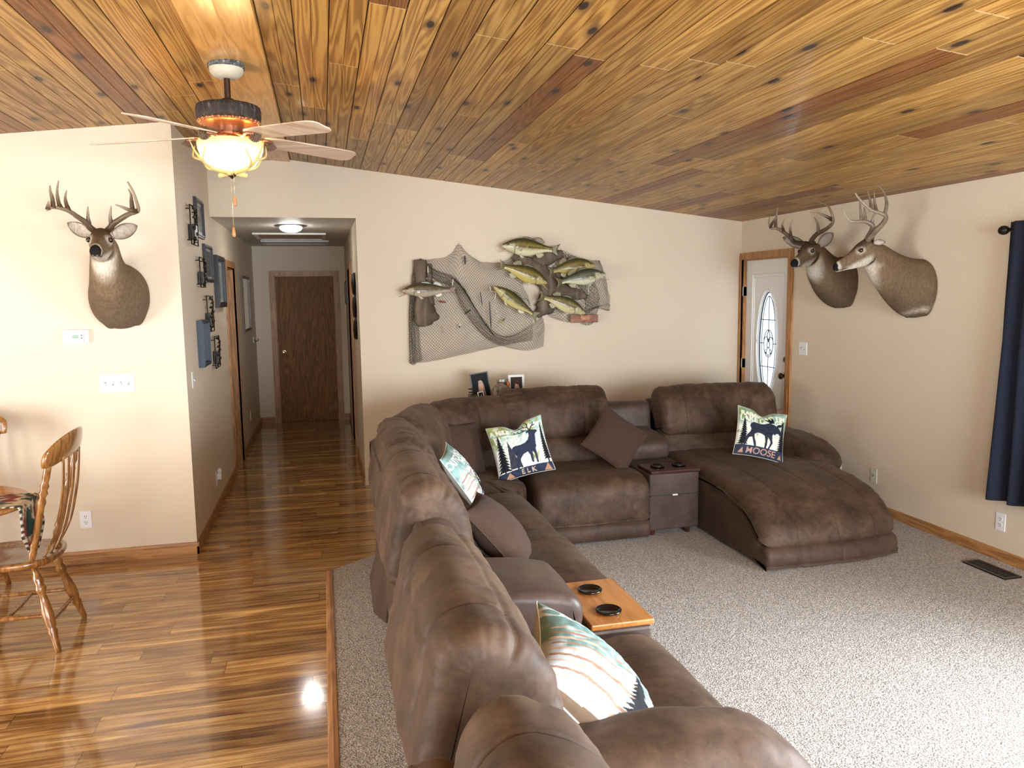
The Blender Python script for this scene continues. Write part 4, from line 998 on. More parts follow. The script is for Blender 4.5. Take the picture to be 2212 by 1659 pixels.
picture('hall', (423.4, 693), (445, 786), 'slate blue picture frame on the hall wall, lowest of the group', M_blueblack, plain('reddish_photo_print', (.16, .08, .06), .2, nz=.6, nscale=12), th=.04, matw=.01)
picture('hall', (518.6, 595), (540.5, 712), 'brown framed mirror at the far end of the hall wall', plain('brown_frame', (.10, .055, .035), .4), plain('mirror_glass', (.75, .76, .76), .04, 1), 'wall_mirror', cat='mirror')
picture('hallr', (747.5, 608), (753, 658), 'small brown frame on the hall right wall', plain('brown_frame_2', (.10, .045, .03), .4), art_dark)
def wire_sconce(p0, p1, label, seed):
    a, b = wallpt('hall', *p0), wallpt('hall', *p1); P = Pl('hall', (a+b)/2); d = b-a; w = abs(d.y)/2; h = abs(d.z)/2
    t = thing('metal_wall_art', P.c, label, 'wall decoration', 'metal wall art on the hall wall'); rnd = random.Random(seed)
    m = P.mb(); r = .004; q = .03
    for s in (-1, 1): m.tube([(s*w, -h, q), (s*w, h, q)], r, 6); m.tube([(-w, s*h, q), (w, s*h, q)], r, 6)
    for s in (-1, 1):
        for v in (-1, 1): m.tube([(s*w*.9, v*h*.8, 0), (s*w*.9, v*h*.8, q)], r, 6)
    m.build('wire_frame', M_iron, t, smooth=True)
    m = P.mb(); x0 = rnd.uniform(-.3, .3)*w
    m.tube(cr([(x0, -h*.95, q), (x0-.3*w, -h*.2, q+.012), (x0+.2*w, h*.4, q+.02), (x0+.5*w, h*.75, q+.01), (x0+.1*w, h*.9, q)], 6), .006, 6)
    for k in range(7):
        tt = -0.8+k*.27; sg = 1 if k % 2 else -1
        m.tube(cr([(x0, tt*h, q+.008), (x0+sg*.35*w, (tt+.12)*h, q+.02), (x0+sg*.75*w, (tt+.05)*h, q+.012)], 4), [.004, .006, .009, .012, .013, .012, .008, .005, .001], 6, flat=.5)
    m.build('metal_branch', M_iron, t, smooth=True)
    m = P.mb(); m.box((-w*.55, -h*.75, .006), (w*.35, h*.05, .045)); m.build('candle_cup', plain('dark_bronze_glass', (.03, .028, .024), .2), t, bevel=.004)
wire_sconce((399, 441), (419, 532), 'black metal branch wall art, leftmost and highest on the hall wall', 1)
wire_sconce((421, 555.5), (435, 621), 'small black metal branch wall art under the topmost frames', 2)
wire_sconce((437, 639.5), (455, 714), 'black metal branch wall art above the lowest blue frame', 3)
wire_sconce((454.5, 728.5), (468.5, 790), 'black metal branch wall art, lowest on the hall wall', 4)
# long dark metal piece on the hall right wall (seen edge-on)
c = Vector((XH1, 7.62, 1.64)); P = Pl('hallr', c); t = thing('metal_wall_plaque', c, 'tall black metal plaque seen edge-on on the hall right wall', 'wall decoration')
m = P.mb()
for k, (z, hh) in enumerate(((.2, .11), (-.02, .11), (-.235, .10))): m.lathe([(.02, .004), (hh*.9, .006), (hh, .016), (hh*.8, .032), (.01, .04)], (0, z, 0), n=24)
m.box((-.03, -.33, .0), (.03, .31, .018)); m.build('plaque', M_iron, t, smooth=False)
# door chime / key hook far left
c = wallpt('hall', 547, 734); P = Pl('hall', c); t = thing('key_hook', c, 'small dark hook plate at the far end of the hall', 'hook')
P.mb().box((-.03, -.04, 0), (.03, .04, .01)).build('hook_plate', M_ivory, t, bevel=.002); P.mb().tube(cr([(0, .01, .008), (0, -.02, .03), (0, -.01, .06), (0, .015, .06)], 4), .006, 8).build('hook', M_slot, t, smooth=True)
# curtain and rod
zc = atX(2172, 497, 4.0).z; yc = atX(2172, 497, 4.0).y
rod = thing('curtain_rod', (4.0, 2.6, zc), 'black curtain rod with ball finial above the window', 'curtain rod')
MB().tube([(4.0, .05, zc), (4.0, yc-.01, zc)], .012, 12).build('pole', M_iron, rod, smooth=True)
MB().ball((4.0, yc+.012, zc), .028, 18, sc=(1, 1.25, 1)).build('finial', M_iron, rod, smooth=True)
MB().ball((4.0, .02, zc), .028, 18, sc=(1, 1.25, 1)).build('finial', M_iron, rod, smooth=True)
for y in (yc-.06, .1): MB().tube([(XR, y, zc), (4.0, y, zc)], .008, 8).build('bracket', M_iron, rod)
def curtain(y0, y1, label, seed):
    rings = []; n = 150; Z = [zc+.045, zc+.02, zc-.015, 1.9, 1.6, 1.3, 1.0, .7, .45, .425]
    for j, z in enumerate(Z):
        k = max(0, min(1, (zc-z)/1.6)); row = []
        for i in range(n+1):
            u = i/n; y = y0+(y1-y0)*u + (.055*k*(1-u) if y0 > 3 else 0)
            amp = .022+.020*k; ph = u*2*math.pi*(6.8 if y0 > 3 else 4.5)+seed
            x = 3.985+amp*math.sin(ph)+.012*math.sin(ph*.47+k*2)+.006*mnoise.noise(Vector((u*8, z*2, seed)))
            row.append(Vector((x, y, z)))
        rings.append(row)
    mb = MB(); mb.loft(rings, closed=False); o = mb.build('curtain', M_curtain, smooth=True, fix=False); s = o.modifiers.new('solid', 'SOLIDIFY'); s.thickness = .004
    tag(o, label, 'curtain', 'navy curtains')
curtain(yc-.025, 2.95, 'navy blackout curtain at the right edge, hanging from a black rod', 1.2)
curtain(.42, .08, 'navy blackout curtain panel at the near end of the right window', 4.0)
# floor register
c = atZ(2130, 1232, .012); t = thing('floor_vent', (3.9, c.y, .012), 'black slatted floor vent in the carpet by the right wall', 'vent')
y0, y1 = c.y-.16, c.y+.15; mb = MB()
for a in ((3.835, y0, 3.85, y1), (3.945, y0, 3.96, y1), (3.85, y0, 3.945, y0+.015), (3.85, y1-.015, 3.945, y1)): mb.box((a[0], a[1], .012), (a[2], a[3], .022))
mb.build('vent_frame', M_black, t); MB().box((3.85, y0+.015, .0121), (3.945, y1-.015, .014)).build('vent_well', M_slot, t)
mb = MB()
for k in range(19):
    y = y0+.022+k*.0145; mb.box((3.85, y, .014), (3.945, y+.005, .021))
mb.box((3.894, y0+.015, .014), (3.900, y1-.015, .021)); mb.build('vent_slats', M_black, t)
# ================================================================ bass, driftwood, net, lures on the back wall
WB = lambda px, py, d=.0: atY(px, py, YB-d)
def fish(head, tail, depth, label, belly=(.62, .60, .42), side=(.34, .27, .07), back=(.055, .052, .018), stripe=.9 , arch=0.0, bend=0.0, fat=1.0, flip=1, roll=0.0, dd=0.0, mouth=.35, gloss=None, tailcol=(.10, .085, .03), spread=1.0):
    H, T = WB(*head, depth+dd), WB(*tail, depth-dd); X = (H-T); L = X.length; X.normalize()   # tail -> head
    Nn = Vector((0, -1, 0)); Nn = (Nn-X*Nn.dot(X)).normalized(); Z = Nn.cross(X)*(1 if X.x > 0 else -1)
    Z = Z if Z.z > 0 else -Z
    if roll: R_ = Matrix.Rotation(math.radians(roll), 3, X); Nn = R_ @ Nn; Z = R_ @ Z
    O = (H+T)/2; root = thing('mounted_bass', O, label, 'mounted fish', 'mounted bass fish on the wall')
    def W_(u, v, w):           # u 0 nose .. 1 tail root end; v up; w out of the wall  (in lengths)
        s = u-.5; return H - X*(u*L) + Z*((v+arch*(.25-s*s)*4*.25)*L) + Nn*((w + bend*(s*s*4-.3))*L)
    keys = [(0, .004, .012, .000), (.03, .030, .026, -.002), (.08, .055, .040, .0), (.15, .082, .054, .004), (.23, .108, .066, .004), (.32, .128, .072, .0), (.42, .134, .072, -.004), (.52, .122, .064, -.004), (.62, .098, .050, .0), (.71, .072, .036, .002), (.79, .050, .024, .002), (.86, .040, .015, .0), (.90, .042, .009, .0)]
    K = cr(keys, 4); NN = 28; rings = []; cols = []
    for u, h, w, c in K:
        h *= fat*1.14; rg = []
        for k in range(NN):
            a = 2*math.pi*k/NN; v = math.sin(a)*h+c; ww = math.cos(a)*w*(1.0 if math.sin(a) < 0 else (1-.25*math.sin(a)))
            g = 0
            if .225 < u < .26: g = -.006*abs(math.cos(a))
            if .18 < u <= .225: g = .004*abs(math.cos(a))
            rg.append(W_(u, v, ww*(1+g*10)))
            s = math.sin(a); n = mnoise.noise(Vector((u*26, s*4, L*50)))*.5+mnoise.noise(Vector((u*60, s*9+k, L*70)))*.4
            t = (v-c)/h
            col = lerp3(belly, side, sstep(-.55, -.05, t+.15*n)); col = lerp3(col, back, sstep(.15, .7, t+.35*n))
            st = math.exp(-((t-.02-.06*n)/.17)**2)*sstep(-.30, .05, n+.10)*stripe
            if u > .24: col = lerp3(col, (.016, .018, .010), st)
            else:
                bl = sstep(.0, .35, mnoise.noise(Vector((u*30, t*3.5, 8)))+.1); col = lerp3(lerp3(belly, (.40, .36, .20), .5), back, max(sstep(.2, .7, t), bl*.75*(t > -.35)))
            if .222 < u < .25: col = lerp3(col, (.05, .05, .03), .6)
            cols.append(col)
        rings.append(rg)
    mb = MB(); mb.loft(rings); mb.c = cols; mb.build('body', M_fish, root, smooth=True)
    MB().tube([W_(.4, 0, 0), W_(.4, 0, 0)+Vector((0, YB-W_(.4, 0, 0).y, 0))], .012, 8).build('mounting_peg', M_net, root)
    # lower jaw, open
    mb = MB(); jr = []
    for i in range(7):
        t = i/6; u = .125-.165*t*(1) ; v = -.050-.085*t*mouth*2.0; w = .036*(1-t*.55); jr.append([W_(u, v+.012*math.sin(a)*(1-.4*t), w*math.cos(a)) for a in (2*math.pi*k/14 for k in range(14))])
    mb.loft(jr); mb.c = [lerp3(belly, (.30, .22, .12), .3)]*len(mb.v); mb.build('jaw', M_fish, root, smooth=True)
    mb = MB(); mb.ball(W_(.07, -.038, 0), .030*L, 12, sc=(1, .8, .8)); mb.build('mouth_inside', plain('mouth_lining', (.26, .12, .07), .4) if 'mouth_lining' not in bpy.data.materials else bpy.data.materials['mouth_lining'], root, smooth=True)
    for sgn in (1,):
        MB().ball(W_(.115, .030, .043*sgn), .0125*L, 12).build('eye', M_eye, root, smooth=True)
    def fin(name, base, tip, out=0.0, cols_=((.10, .09, .04), (.30, .27, .14)), scal=.06, n=12, th=.0016):
        """base: list of (u,v); tip: matching list; ribbed thin solid"""
        B = cr(base, 5); Tp = cr(tip, 5); m = min(len(B), len(Tp)); fr = []; bk = []; cc = []
        rows = 4
        for j in range(rows+1):
            t = j/rows
            for i in range(m):
                u = B[i][0]+(Tp[i][0]-B[i][0])*t; v = B[i][1]+(Tp[i][1]-B[i][1])*t
                rib = .0022*(1 if i % 2 else -1)*(t); o_ = (B[i][2] if len(B[i]) > 2 else 0)+out*t
                fr.append(W_(u, v, o_+rib+th)); bk.append(W_(u, v, o_+rib-th)); c = lerp3(cols_[0], cols_[1], t*.8 if i % 2 else t*.5); cc.append(c)
        vs = fr+bk; q = len(fr); fs = []
        for j in range(rows):
            for i in range(m-1):
                a = j*m+i; fs.append((a, a+1, a+m+1, a+m)); fs.append((q+a, q+a+m, q+a+m+1, q+a+1))
        for i in range(m-1): fs.append((i, q+i, q+i+1, i+1)); a = rows*m+i; fs.append((a, a+1, q+a+1, q+a))
        for j in range(rows):
            a = j*m; fs.append((a, a+m, q+a+m, q+a)); a = j*m+m-1; fs.append((a, q+a, q+a+m, a+m))
        mb = MB(); mb.add(vs, fs); mb.c = cc+cc; mb.build(name, M_fish, root, smooth=True)
    f = fat; sp = spread
    fin('tail_fin', [(.88, -.034, 0), (.89, 0, 0), (.88, .036, 0)], [(1.04, -.115*sp, .015), (1.0, -.055*sp, .01), (.985, .0, .01), (1.0, .055*sp, .01), (1.04, .118*sp, .015)][::2], .01, (tailcol, (.16, .14, .06)))
    fin('dorsal_fin', [(.34, .124*f, 0), (.45, .122*f, 0), (.55, .108*f, 0)], [(.38, .175*f, 0), (.49, .175*f, 0), (.57, .125*f, 0)], 0, ((.05, .045, .025), (.20, .19, .13)))
    fin('dorsal_fin', [(.57, .104*f, 0), (.64, .086*f, 0), (.72, .064*f, 0)], [(.62, .185*f, 0), (.70, .175*f, 0), (.77, .105*f, 0)], 0, ((.08, .07, .03), (.36, .30, .16)))
    fin('anal_fin', [(.60, -.098*f, 0), (.66, -.082*f, 0), (.72, -.064*f, 0)], [(.66, -.165*f, 0), (.72, -.155*f, 0), (.77, -.10*f, 0)], 0, ((.28, .26, .14), (.46, .43, .26)))
    fin('pelvic_fin', [(.29, -.115*f, .03), (.33, -.12*f, .035)], [(.36, -.20*f, .06), (.41, -.185*f, .07)], .01, ((.34, .32, .2), (.5, .47, .32)))
    fin('pectoral_fin', [(.255, -.03*f, .072), (.26, -.055*f, .070)], [(.36, .00*f, .11), (.35, -.085*f, .11)], .0, ((.30, .26, .12), (.42, .38, .22)))
    return root
fish((1083, 531), (1204, 541), .15, 'varnished bass at the very top of the fish cluster, facing left', belly=(.66, .62, .40), arch=.05, bend=.03)
fish((1182, 612), (1079, 573), .17, 'golden bass left of centre in the fish cluster, facing right with tail raised', belly=(.52, .42, .12), side=(.30, .22, .04), arch=.12, bend=.02, fat=1.05)
fish((1285, 573), (1186, 588), .14, 'golden bass upper right, just above the silver-sided one, facing right', belly=(.44, .34, .09), side=(.28, .20, .04), arch=.16, bend=.03, fat=1.1)
fish((1308, 592), (1203, 611), .22, 'silver-sided bass farthest right in the fish cluster, facing right', belly=(.62, .62, .44), side=(.16, .17, .10), back=(.035, .045, .030), arch=.08, bend=.03)
fish((1066, 619), (1160, 684), .18, 'slim bass slanting down to the right with open mouth at its upper left', belly=(.58, .50, .20), side=(.20, .17, .05), bend=.03, fat=.85, arch=.02)
fish((1264, 677), (1166, 640), .20, 'bass at the lower right of the cluster just above the small wooden plaque', belly=(.60, .54, .30), side=(.32, .27, .10), bend=.04, arch=.14, fat=1.0)
fish((866, 628), (984, 626), .16, 'dull brown bass mounted alone at the far left on driftwood', belly=(.44, .37, .28), side=(.20, .16, .09), back=(.06, .05, .028), fat=.85, arch=.03, bend=.02, tailcol=(.16, .06, .03), spread=.55)
# driftwood
def driftwood(name, paths, label, seed):
    rnd = random.Random(seed); mb = MB(); 
    allp = [p for pth in paths for p in pth[0]]
    for pts, rads in paths:
        C = cr([tuple(WB(px, py, d)) for px, py, d in pts], 8); R = cr([(r,) for r in rads], 8); m = len(C)
        P = [Vector(c) for c in C]; n = 14; vs = []; up = Vector((0, -1, 0))
        for i in range(m):
            t = (P[min(i+1, m-1)]-P[max(i-1, 0)]).normalized(); u = (up-t*up.dot(t)).normalized(); s = t.cross(u)
            for k in range(n):
                a = 2*math.pi*k/n; r = R[i][0]*(1+.28*mnoise.noise(Vector((math.cos(a)*1.8, math.sin(a)*1.8, i*.22+seed)))+.15*mnoise.noise(Vector((math.cos(a)*5, math.sin(a)*5, i*.06))))
                vs.append(P[i]+u*math.cos(a)*r*.8+s*math.sin(a)*r)
        fs = [(i*n+k, i*n+(k+1) % n, (i+1)*n+(k+1) % n, (i+1)*n+k) for i in range(m-1) for k in range(n)]+[tuple(range(n))[::-1], tuple((m-1)*n+k for k in range(n))]
        mb.add(vs, fs)
    o = mb.build(name, M_drift, smooth=True); tag(o, label, 'driftwood', 'driftwood on the back wall'); return o
driftwood('driftwood', [([(1108, 552, .05), (1135, 572, .07), (1165, 590, .08), (1190, 622, .08), (1178, 660, .08), (1158, 682, .06)], [.03, .07, .10, .10, .08, .03]),
    ([(1150, 575, .07), (1180, 558, .08), (1215, 548, .07)], [.06, .07, .035]), ([(1180, 620, .08), (1215, 632, .09), (1250, 636, .09), (1268, 642, .06)], [.08, .08, .05, .015]),
    ([(1185, 600, .06), (1220, 585, .06), (1260, 565, .06)], [.06, .05, .03]), ([(1165, 650, .08), (1185, 668, .09), (1195, 655, .11)], [.06, .05, .02])], 'big branching driftwood behind the cluster of bass', 1)
driftwood('driftwood', [([(906, 562, .05), (908, 600, .06), (912, 640, .07), (916, 680, .08), (920, 702, .07)], [.055, .055, .06, .10, .07]), ([(925, 570, .05), (927, 620, .06), (930, 660, .07)], [.028, .03, .04]),
    ([(912, 672, .07), (932, 682, .09), (948, 686, .08)], [.05, .055, .02]), ([(912, 680, .07), (902, 690, .08), (895, 692, .07)], [.05, .04, .015])], 'upright weathered driftwood stump behind the leftmost bass', 2)
# net: diamond mesh draped in several folds
def net_patch(mb_pts, cu, cv, corners_grid, d0=.03, wob=.012, seed=0):
    """corners_grid: rows of pixel control points (rows top->bottom), interpolated both ways"""
    rows = [cr(r, 10 if len(r) < 15 else 2) for r in corners_grid]; m = min(len(r) for r in rows)
    def P(u, v):
        x = u*(m-1); i = min(int(x), m-2); f = x-i; col = [r[i]*(1-f)+r[i+1]*f for r in rows]
        cc = cr([tuple(c) for c in col], 8); y = v*(len(cc)-1); j = min(int(y), len(cc)-2); g = y-j; q = cc[j]*(1-g)+cc[j+1]*g
        d = (q[2] if len(q) > 2 else d0)+wob*mnoise.noise(Vector((u*4, v*4, seed)))
        return WB(q[0]+2.2*mnoise.noise(Vector((u*9, v*9, seed+3))), q[1]+2.2*mnoise.noise(Vector((u*9, v*9, seed+7))), max(.008, d))
    base = len(mb_pts[0]); G = {}
    tab = [[P(i/cu, j/cv) for j in range(cv+1)] for i in range(cu+1)]
    idx = {}
    for i in range(cu+1):
        for j in range(cv+1):
            if (i+j) % 2 == 0: idx[(i, j)] = len(mb_pts[0]); mb_pts[0].append(tab[i][j])
    for (i, j), a in idx.items():
        for di, dj in ((1, 1), (1, -1)):
            b = idx.get((i+di, j+dj))
            if b is not None: mb_pts[1].append((a, b))
def row(pts, n=23, x0=None, x1=None):
    xs = [p[0] for p in pts]; ys = [p[1] for p in pts]; g = np.linspace(xs[0], xs[-1], n); return [(float(a), float(b)) for a, b in zip(g, np.interp(g, xs, ys))]
def net(patches, label, seed, r=.0014):
    pts = ([], [])
    for k, (cu, cv, grid, wob) in enumerate(patches): net_patch(pts, cu, cv, grid, .03, wob, seed+k*5)
    mb = MB()
    for a, b in pts[1]:
        A_, B_ = pts[0][a], pts[0][b]; t = (B_-A_); l = t.length
        if l < 1e-6: continue
        t /= l; s = t.cross(Vector((0, -1, 0))); 
        if s.length < 1e-3: s = Vector((1, 0, 0))
        s.normalize(); u = t.cross(s); v = [A_+s*r, A_-s*r*.5+u*r*.87, A_-s*r*.5-u*r*.87, B_+s*r, B_-s*r*.5+u*r*.87, B_-s*r*.5-u*r*.87]
        mb.add(v, [(0, 1, 4, 3), (1, 2, 5, 4), (2, 0, 3, 5)])
    o = mb.build('fishing_net', M_net, fix=False); tag(o, label, 'net', 'fishing nets on the back wall'); return o
net([
 # main sheet (upper edge with the peak, down to the scalloped hem)
 (88, 66, [row([(903, 562), (938, 560), (960, 556), (978, 545), (992, 524), (1003, 541), (1016, 553), (1042, 566), (1078, 568), (1120, 548)]),
           row([(892, 640), (930, 636), (962, 630), (980, 627), (992, 622), (1004, 624), (1020, 622), (1045, 622), (1065, 622), (1095, 620), (1130, 610)]),
           row([(885, 720), (925, 716), (992, 709), (1022, 703), (1065, 692), (1105, 680), (1150, 672)]),
           row([(886, 786), (925, 782), (992, 768), (1040, 757), (1075, 750), (1108, 742), (1150, 735)])], .02),
 # gathered left edge
 (26, 60, [[(893, 575, .05), (898, 572, .06), (906, 560, .05), (915, 560, .05)], [(884, 660, .05), (888, 660, .07), (893, 660, .06), (902, 660, .05)], [(884, 783, .05), (892, 789, .07), (900, 784, .07), (912, 778, .05), (922, 772, .04)]], .02),
 # bunched swag from the left driftwood down to the right hem
 (110, 20, [[(908, 558, .06), (945, 585, .07), (985, 600, .08), (1012, 640, .08), (1045, 690, .08), (1075, 722, .08), (1110, 722, .08), (1150, 700, .08), (1170, 682, .07)],
            [(905, 562, .05), (940, 592, .08), (978, 612, .09), (1004, 655, .09), (1038, 702, .09), (1072, 732, .09), (1112, 738, .09), (1155, 722, .08), (1176, 700, .07)],
            [(903, 566, .05), (936, 600, .07), (975, 622, .08), (1000, 668, .08), (1034, 715, .08), (1066, 740, .08), (1112, 754, .08), (1148, 757, .07), (1174, 748, .06)]], .025),
 (90, 16, [[(975, 598, .08), (1000, 625, .09), (1030, 672, .09), (1062, 718, .09)], [(985, 604, .07), (1008, 632, .08), (1036, 682, .08), (1068, 727, .08)]], .02),
 ], 'large brown fishing net draped from the left driftwood under the bass', 3)
net([
 (44, 38, [[(1180, 536), (1215, 540), (1250, 555), (1280, 562), (1296, 562)], [(1170, 600), (1215, 600), (1255, 600), (1290, 600), (1308, 600)], [(1160, 650), (1205, 655), (1250, 650), (1295, 645), (1318, 650)], [(1158, 662), (1200, 690), (1240, 694), (1285, 668), (1316, 672)]], .025),
 (22, 30, [[(1196, 540, .05), (1225, 548, .06), (1262, 562, .05)], [(1260, 640, .06), (1275, 640, .07), (1295, 640, .06)], [(1255, 700, .05), (1270, 703, .05), (1282, 698, .05)]], .02),
 ], 'smaller brown fishing net hanging at the right behind the bass', 11)
# plaque
c = WB(1261, 687, .10); mb = MB(); a, b = WB(1232, 697.5, .10), WB(1291, 679, .10)
pq = thing('wooden_plaque', c, 'small reddish wooden plaque below the lower right bass', 'plaque')
mb.box((a.x, c.y-.01, a.z), (b.x, c.y+.01, b.z)); mb.build('board', wood('plaque_wood', (.12, .035, .015), (.24, .08, .035), (.32, .13, .06), 0, 2, .4), pq, bevel=.002)
MB().box((c.x-.035, c.y-.013, c.z-.018), (c.x+.055, c.y-.009, c.z+.018)).build('engraved_plate', plain('copper_plate', (.30, .12, .06), .3, .6), pq)
MB().tube([(c.x, c.y+.008, c.z+.02), (c.x, YB, c.z+.03)], .004, 6).build('hanger', M_net, pq)
# lures
def lure(p0, p1, r, col, label, d=.10, name='fishing_lure', hooks=1, flat=.8, col2=None, cat='fishing lure'):
    a, b = WB(*p0, d), WB(*p1, d); t = thing(name, (a+b)/2, label, cat, 'fishing lures and floats in the net'); L = (b-a).length
    P = [a+(b-a)*(i/10) for i in range(11)]; R = [max(.0012, r*math.sin(math.pi*(.06+.88*i/10))**.6) for i in range(11)]
    mb = MB(); mb.tube(P, R, 10, flat=flat); mb.c = [(col if (i//10) < 6 else (col2 or col)) for i in range(len(mb.v))]; mb.build('lure_body', M_fish, t, smooth=True)
    for k in range(hooks):
        q = P[4+4*k] if hooks > 1 else P[-2]; mb = MB()
        for s in (-1, 1): mb.tube(cr([tuple(q), tuple(q+Vector((s*.004, -.004, -.018))), tuple(q+Vector((s*.013, -.006, -.020))), tuple(q+Vector((s*.014, -.006, -.008)))], 5), .0009, 6)
        mb.build('hook', M_steel, t, smooth=True)
    return t
BK_ = (.015, .013, .012)
lure((1057, 650), (1061, 708), .009, BK_, 'long slim black stick float hanging in the net', .11, 'stick_float', 0, cat='float')
lure((1004, 552), (1005, 571), .011, (.05, .04, .035), 'short dark cork near the peak of the net', .08, 'net_cork', 0, cat='float')
lure((1003, 679), (1017, 669), .010, (.03, .025, .02), 'dark cork lying slanted against the net swag', .12, 'net_cork', 0, cat='float')
lure((994, 699), (992, 708), .009, (.7, .7, .68), 'small white and black lure low in the net', .08, col2=BK_)
lure((1073, 671), (1074, 678), .007, (.6, .55, .5), 'tiny pale lure right of the black stick float', .08)
lure((1037, 630), (1042, 660), .007, (.03, .03, .04), 'black lure with trailing hooks left of the slanting bass', .10, hooks=2)
lure((953, 704), (960, 720), .006, (.45, .38, .20), 'faded yellow lure in the lower left of the net', .06)
lure((948, 651), (964, 653), .010, (.22, .06, .03), 'reddish brown lure under the lone left bass', .12)
lure((1081, 699), (1091, 688), .008, (.45, .36, .05), 'yellow and black spotted lure in the middle of the net', .10, col2=(.05, .04, .01))
lure((979, 602), (977, 618), .006, (.75, .75, .72), 'silver spoon lure by the tail of the lone left bass', .14)
lure((924, 575), (925, 600), .009, (.55, .50, .38), 'pale lure pinned to the left driftwood', .11, col2=(.1, .08, .05))
lure((1271, 617), (1272, 634), .005, (.55, .56, .55), 'thin silver lure under the farthest right bass', .14)
lure((1058, 618), (1060, 628), .005, (.7, .72, .75), 'silver spinner at the mouth of the slanting bass', .20)
lure((1071, 633), (1069, 648), .005, (.68, .66, .62), 'curved white lure below the mouth of the slanting bass', .20)
# ================================================================ throw pillows
def raster_text(txt, size, x, y, rot=0, bold=.0, font=None, shear=0):
    cu = bpy.data.curves.new('tmp_text', 'FONT'); cu.body = txt; cu.size = size; cu.offset = bold; cu.align_x = 'CENTER'; cu.align_y = 'CENTER'; cu.shear = shear
    ob = bpy.data.objects.new('tmp_text', cu); COL.objects.link(ob); dg = bpy.context.evaluated_depsgraph_get(); dg.update()
    me = ob.evaluated_get(dg).to_mesh(); me.calc_loop_triangles(); V = np.array([v.co[:2] for v in me.vertices]); T = np.array([t.vertices[:] for t in me.loop_triangles])
    bpy.data.objects.remove(ob); bpy.data.curves.remove(cu)
    c, s = math.cos(math.radians(rot)), math.sin(math.radians(rot)); V = V @ np.array([[c, s], [-s, c]])+np.array([x, y]); return [V[t] for t in T]
def fill_tri(img, U, Vv, tris, col):
    for t in tris:
        (x0, y0), (x1, y1), (x2, y2) = t; lo, hi = t.min(0), t.max(0)
        m = (U >= lo[0]) & (U <= hi[0]) & (Vv >= lo[1]) & (Vv <= hi[1])
        if not m.any(): continue
        u, v = U[m], Vv[m]; d1 = (u-x1)*(y0-y1)-(x0-x1)*(v-y1); d2 = (u-x2)*(y1-y2)-(x1-x2)*(v-y2); d3 = (u-x0)*(y2-y0)-(x2-x0)*(v-y0)
        ins = ~(((d1 < 0) | (d2 < 0) | (d3 < 0)) & ((d1 > 0) | (d2 > 0) | (d3 > 0)))
        a = img[m]; a[ins] = col; img[m] = a
def fill_poly(img, U, Vv, poly, col):
    P = np.array(poly); lo, hi = P.min(0), P.max(0); m = (U >= lo[0]) & (U <= hi[0]) & (Vv >= lo[1]) & (Vv <= hi[1]); u, v = U[m], Vv[m]; ins = np.zeros(u.shape, bool); n = len(P)
    for i in range(n):
        x1, y1 = P[i]; x2, y2 = P[(i+1) % n]
        if y1 == y2: continue
        c = ((y1 > v) != (y2 > v)) & (u < (x2-x1)*(v-y1)/(y2-y1)+x1); ins ^= c
    a = img[m]; a[ins] = col; img[m] = a
def stroke(img, U, Vv, pts, w, col):
    for (a, b) in zip(pts, pts[1:]):
        a = np.array(a); b = np.array(b); d = b-a; L = max(1e-9, (d**2).sum()); t = np.clip(((U-a[0])*d[0]+(Vv-a[1])*d[1])/L, 0, 1); r = (U-a[0]-t*d[0])**2+(Vv-a[1]-t*d[1])**2; img[r < w*w] = col
def art_base(N, seed, top, mid, low):
    g = np.linspace(-1, 1, N); U, Vv = np.meshgrid(g, g, indexing='ij'); img = np.zeros((N, N, 3)); nz = np.zeros((N, N)); n2 = np.zeros((N, N))
    for i in range(0, N, 4):
        for j in range(0, N, 4):
            q = Vector((g[i]*2.2, g[j]*2.2, seed)); nz[i:i+4, j:j+4] = mnoise.noise(q)+.6*mnoise.noise(q*2.7); n2[i:i+4, j:j+4] = mnoise.noise(q*1.6+Vector((9, 3, 1)))
    s = lambda a, b, x: (lambda t: t*t*(3-2*t))(np.clip((x-a)/(b-a), 0, 1))[..., None]
    img[:] = low; img = img*(1-s(-.1, .5, Vv+nz*.35))+np.array(mid)*s(-.1, .5, Vv+nz*.35); img = img*(1-s(.0, .35, nz+Vv*.35-.15))+np.array(top)*s(.0, .35, nz+Vv*.35-.15)
    w = s(.25, .5, n2); img = img*(1-w*.6)+np.array(low)*w*.6
    return img, U, Vv
NAVY = (.030, .040, .075); BLK = (.012, .013, .018); WHT = (.86, .88, .84); TAN = (.50, .28, .17)
def pine(img, U, Vv, x, y0, y1, w, col, teeth=12, lean=0):
    P = []; R_ = []
    for k in range(teeth):
        t = k/teeth; yy = y0+(y1-y0)*t; ww = w*(1-t)**.8
        P += [(x+lean*t+ww*.45, yy+(y1-y0)*.02), (x+lean*t+ww, yy)]; R_ += [(x+lean*t-ww*.45, yy+(y1-y0)*.02), (x+lean*t-ww, yy)]
    fill_poly(img, U, Vv, P+[(x+lean, y1)]+R_[::-1], col); stroke(img, U, Vv, [(x, y0-.1), (x, y0)], .03, col)
ELK = [(-.30, .02), (-.27, .07), (-.15, .10), (.05, .10), (.20, .13), (.33, .22), (.40, .36), (.40, .48), (.34, .47), (.32, .53), (.40, .55), (.50, .57), (.60, .55), (.72, .52), (.76, .45), (.70, .42), (.64, .36), (.63, .25), (.60, .10), (.59, -.06), (.54, -.14), (.54, -.30), (.52, -.66), (.46, -.66), (.45, -.34), (.40, -.20), (.36, -.62), (.29, -.62), (.28, -.34), (.22, -.20), (.05, -.26), (-.07, -.38), (-.10, -.46), (-.06, -.72), (-.12, -.72), (-.17, -.50), (-.20, -.74), (-.27, -.74), (-.26, -.46), (-.20, -.30), (-.28, -.14), (-.31, -.04)]
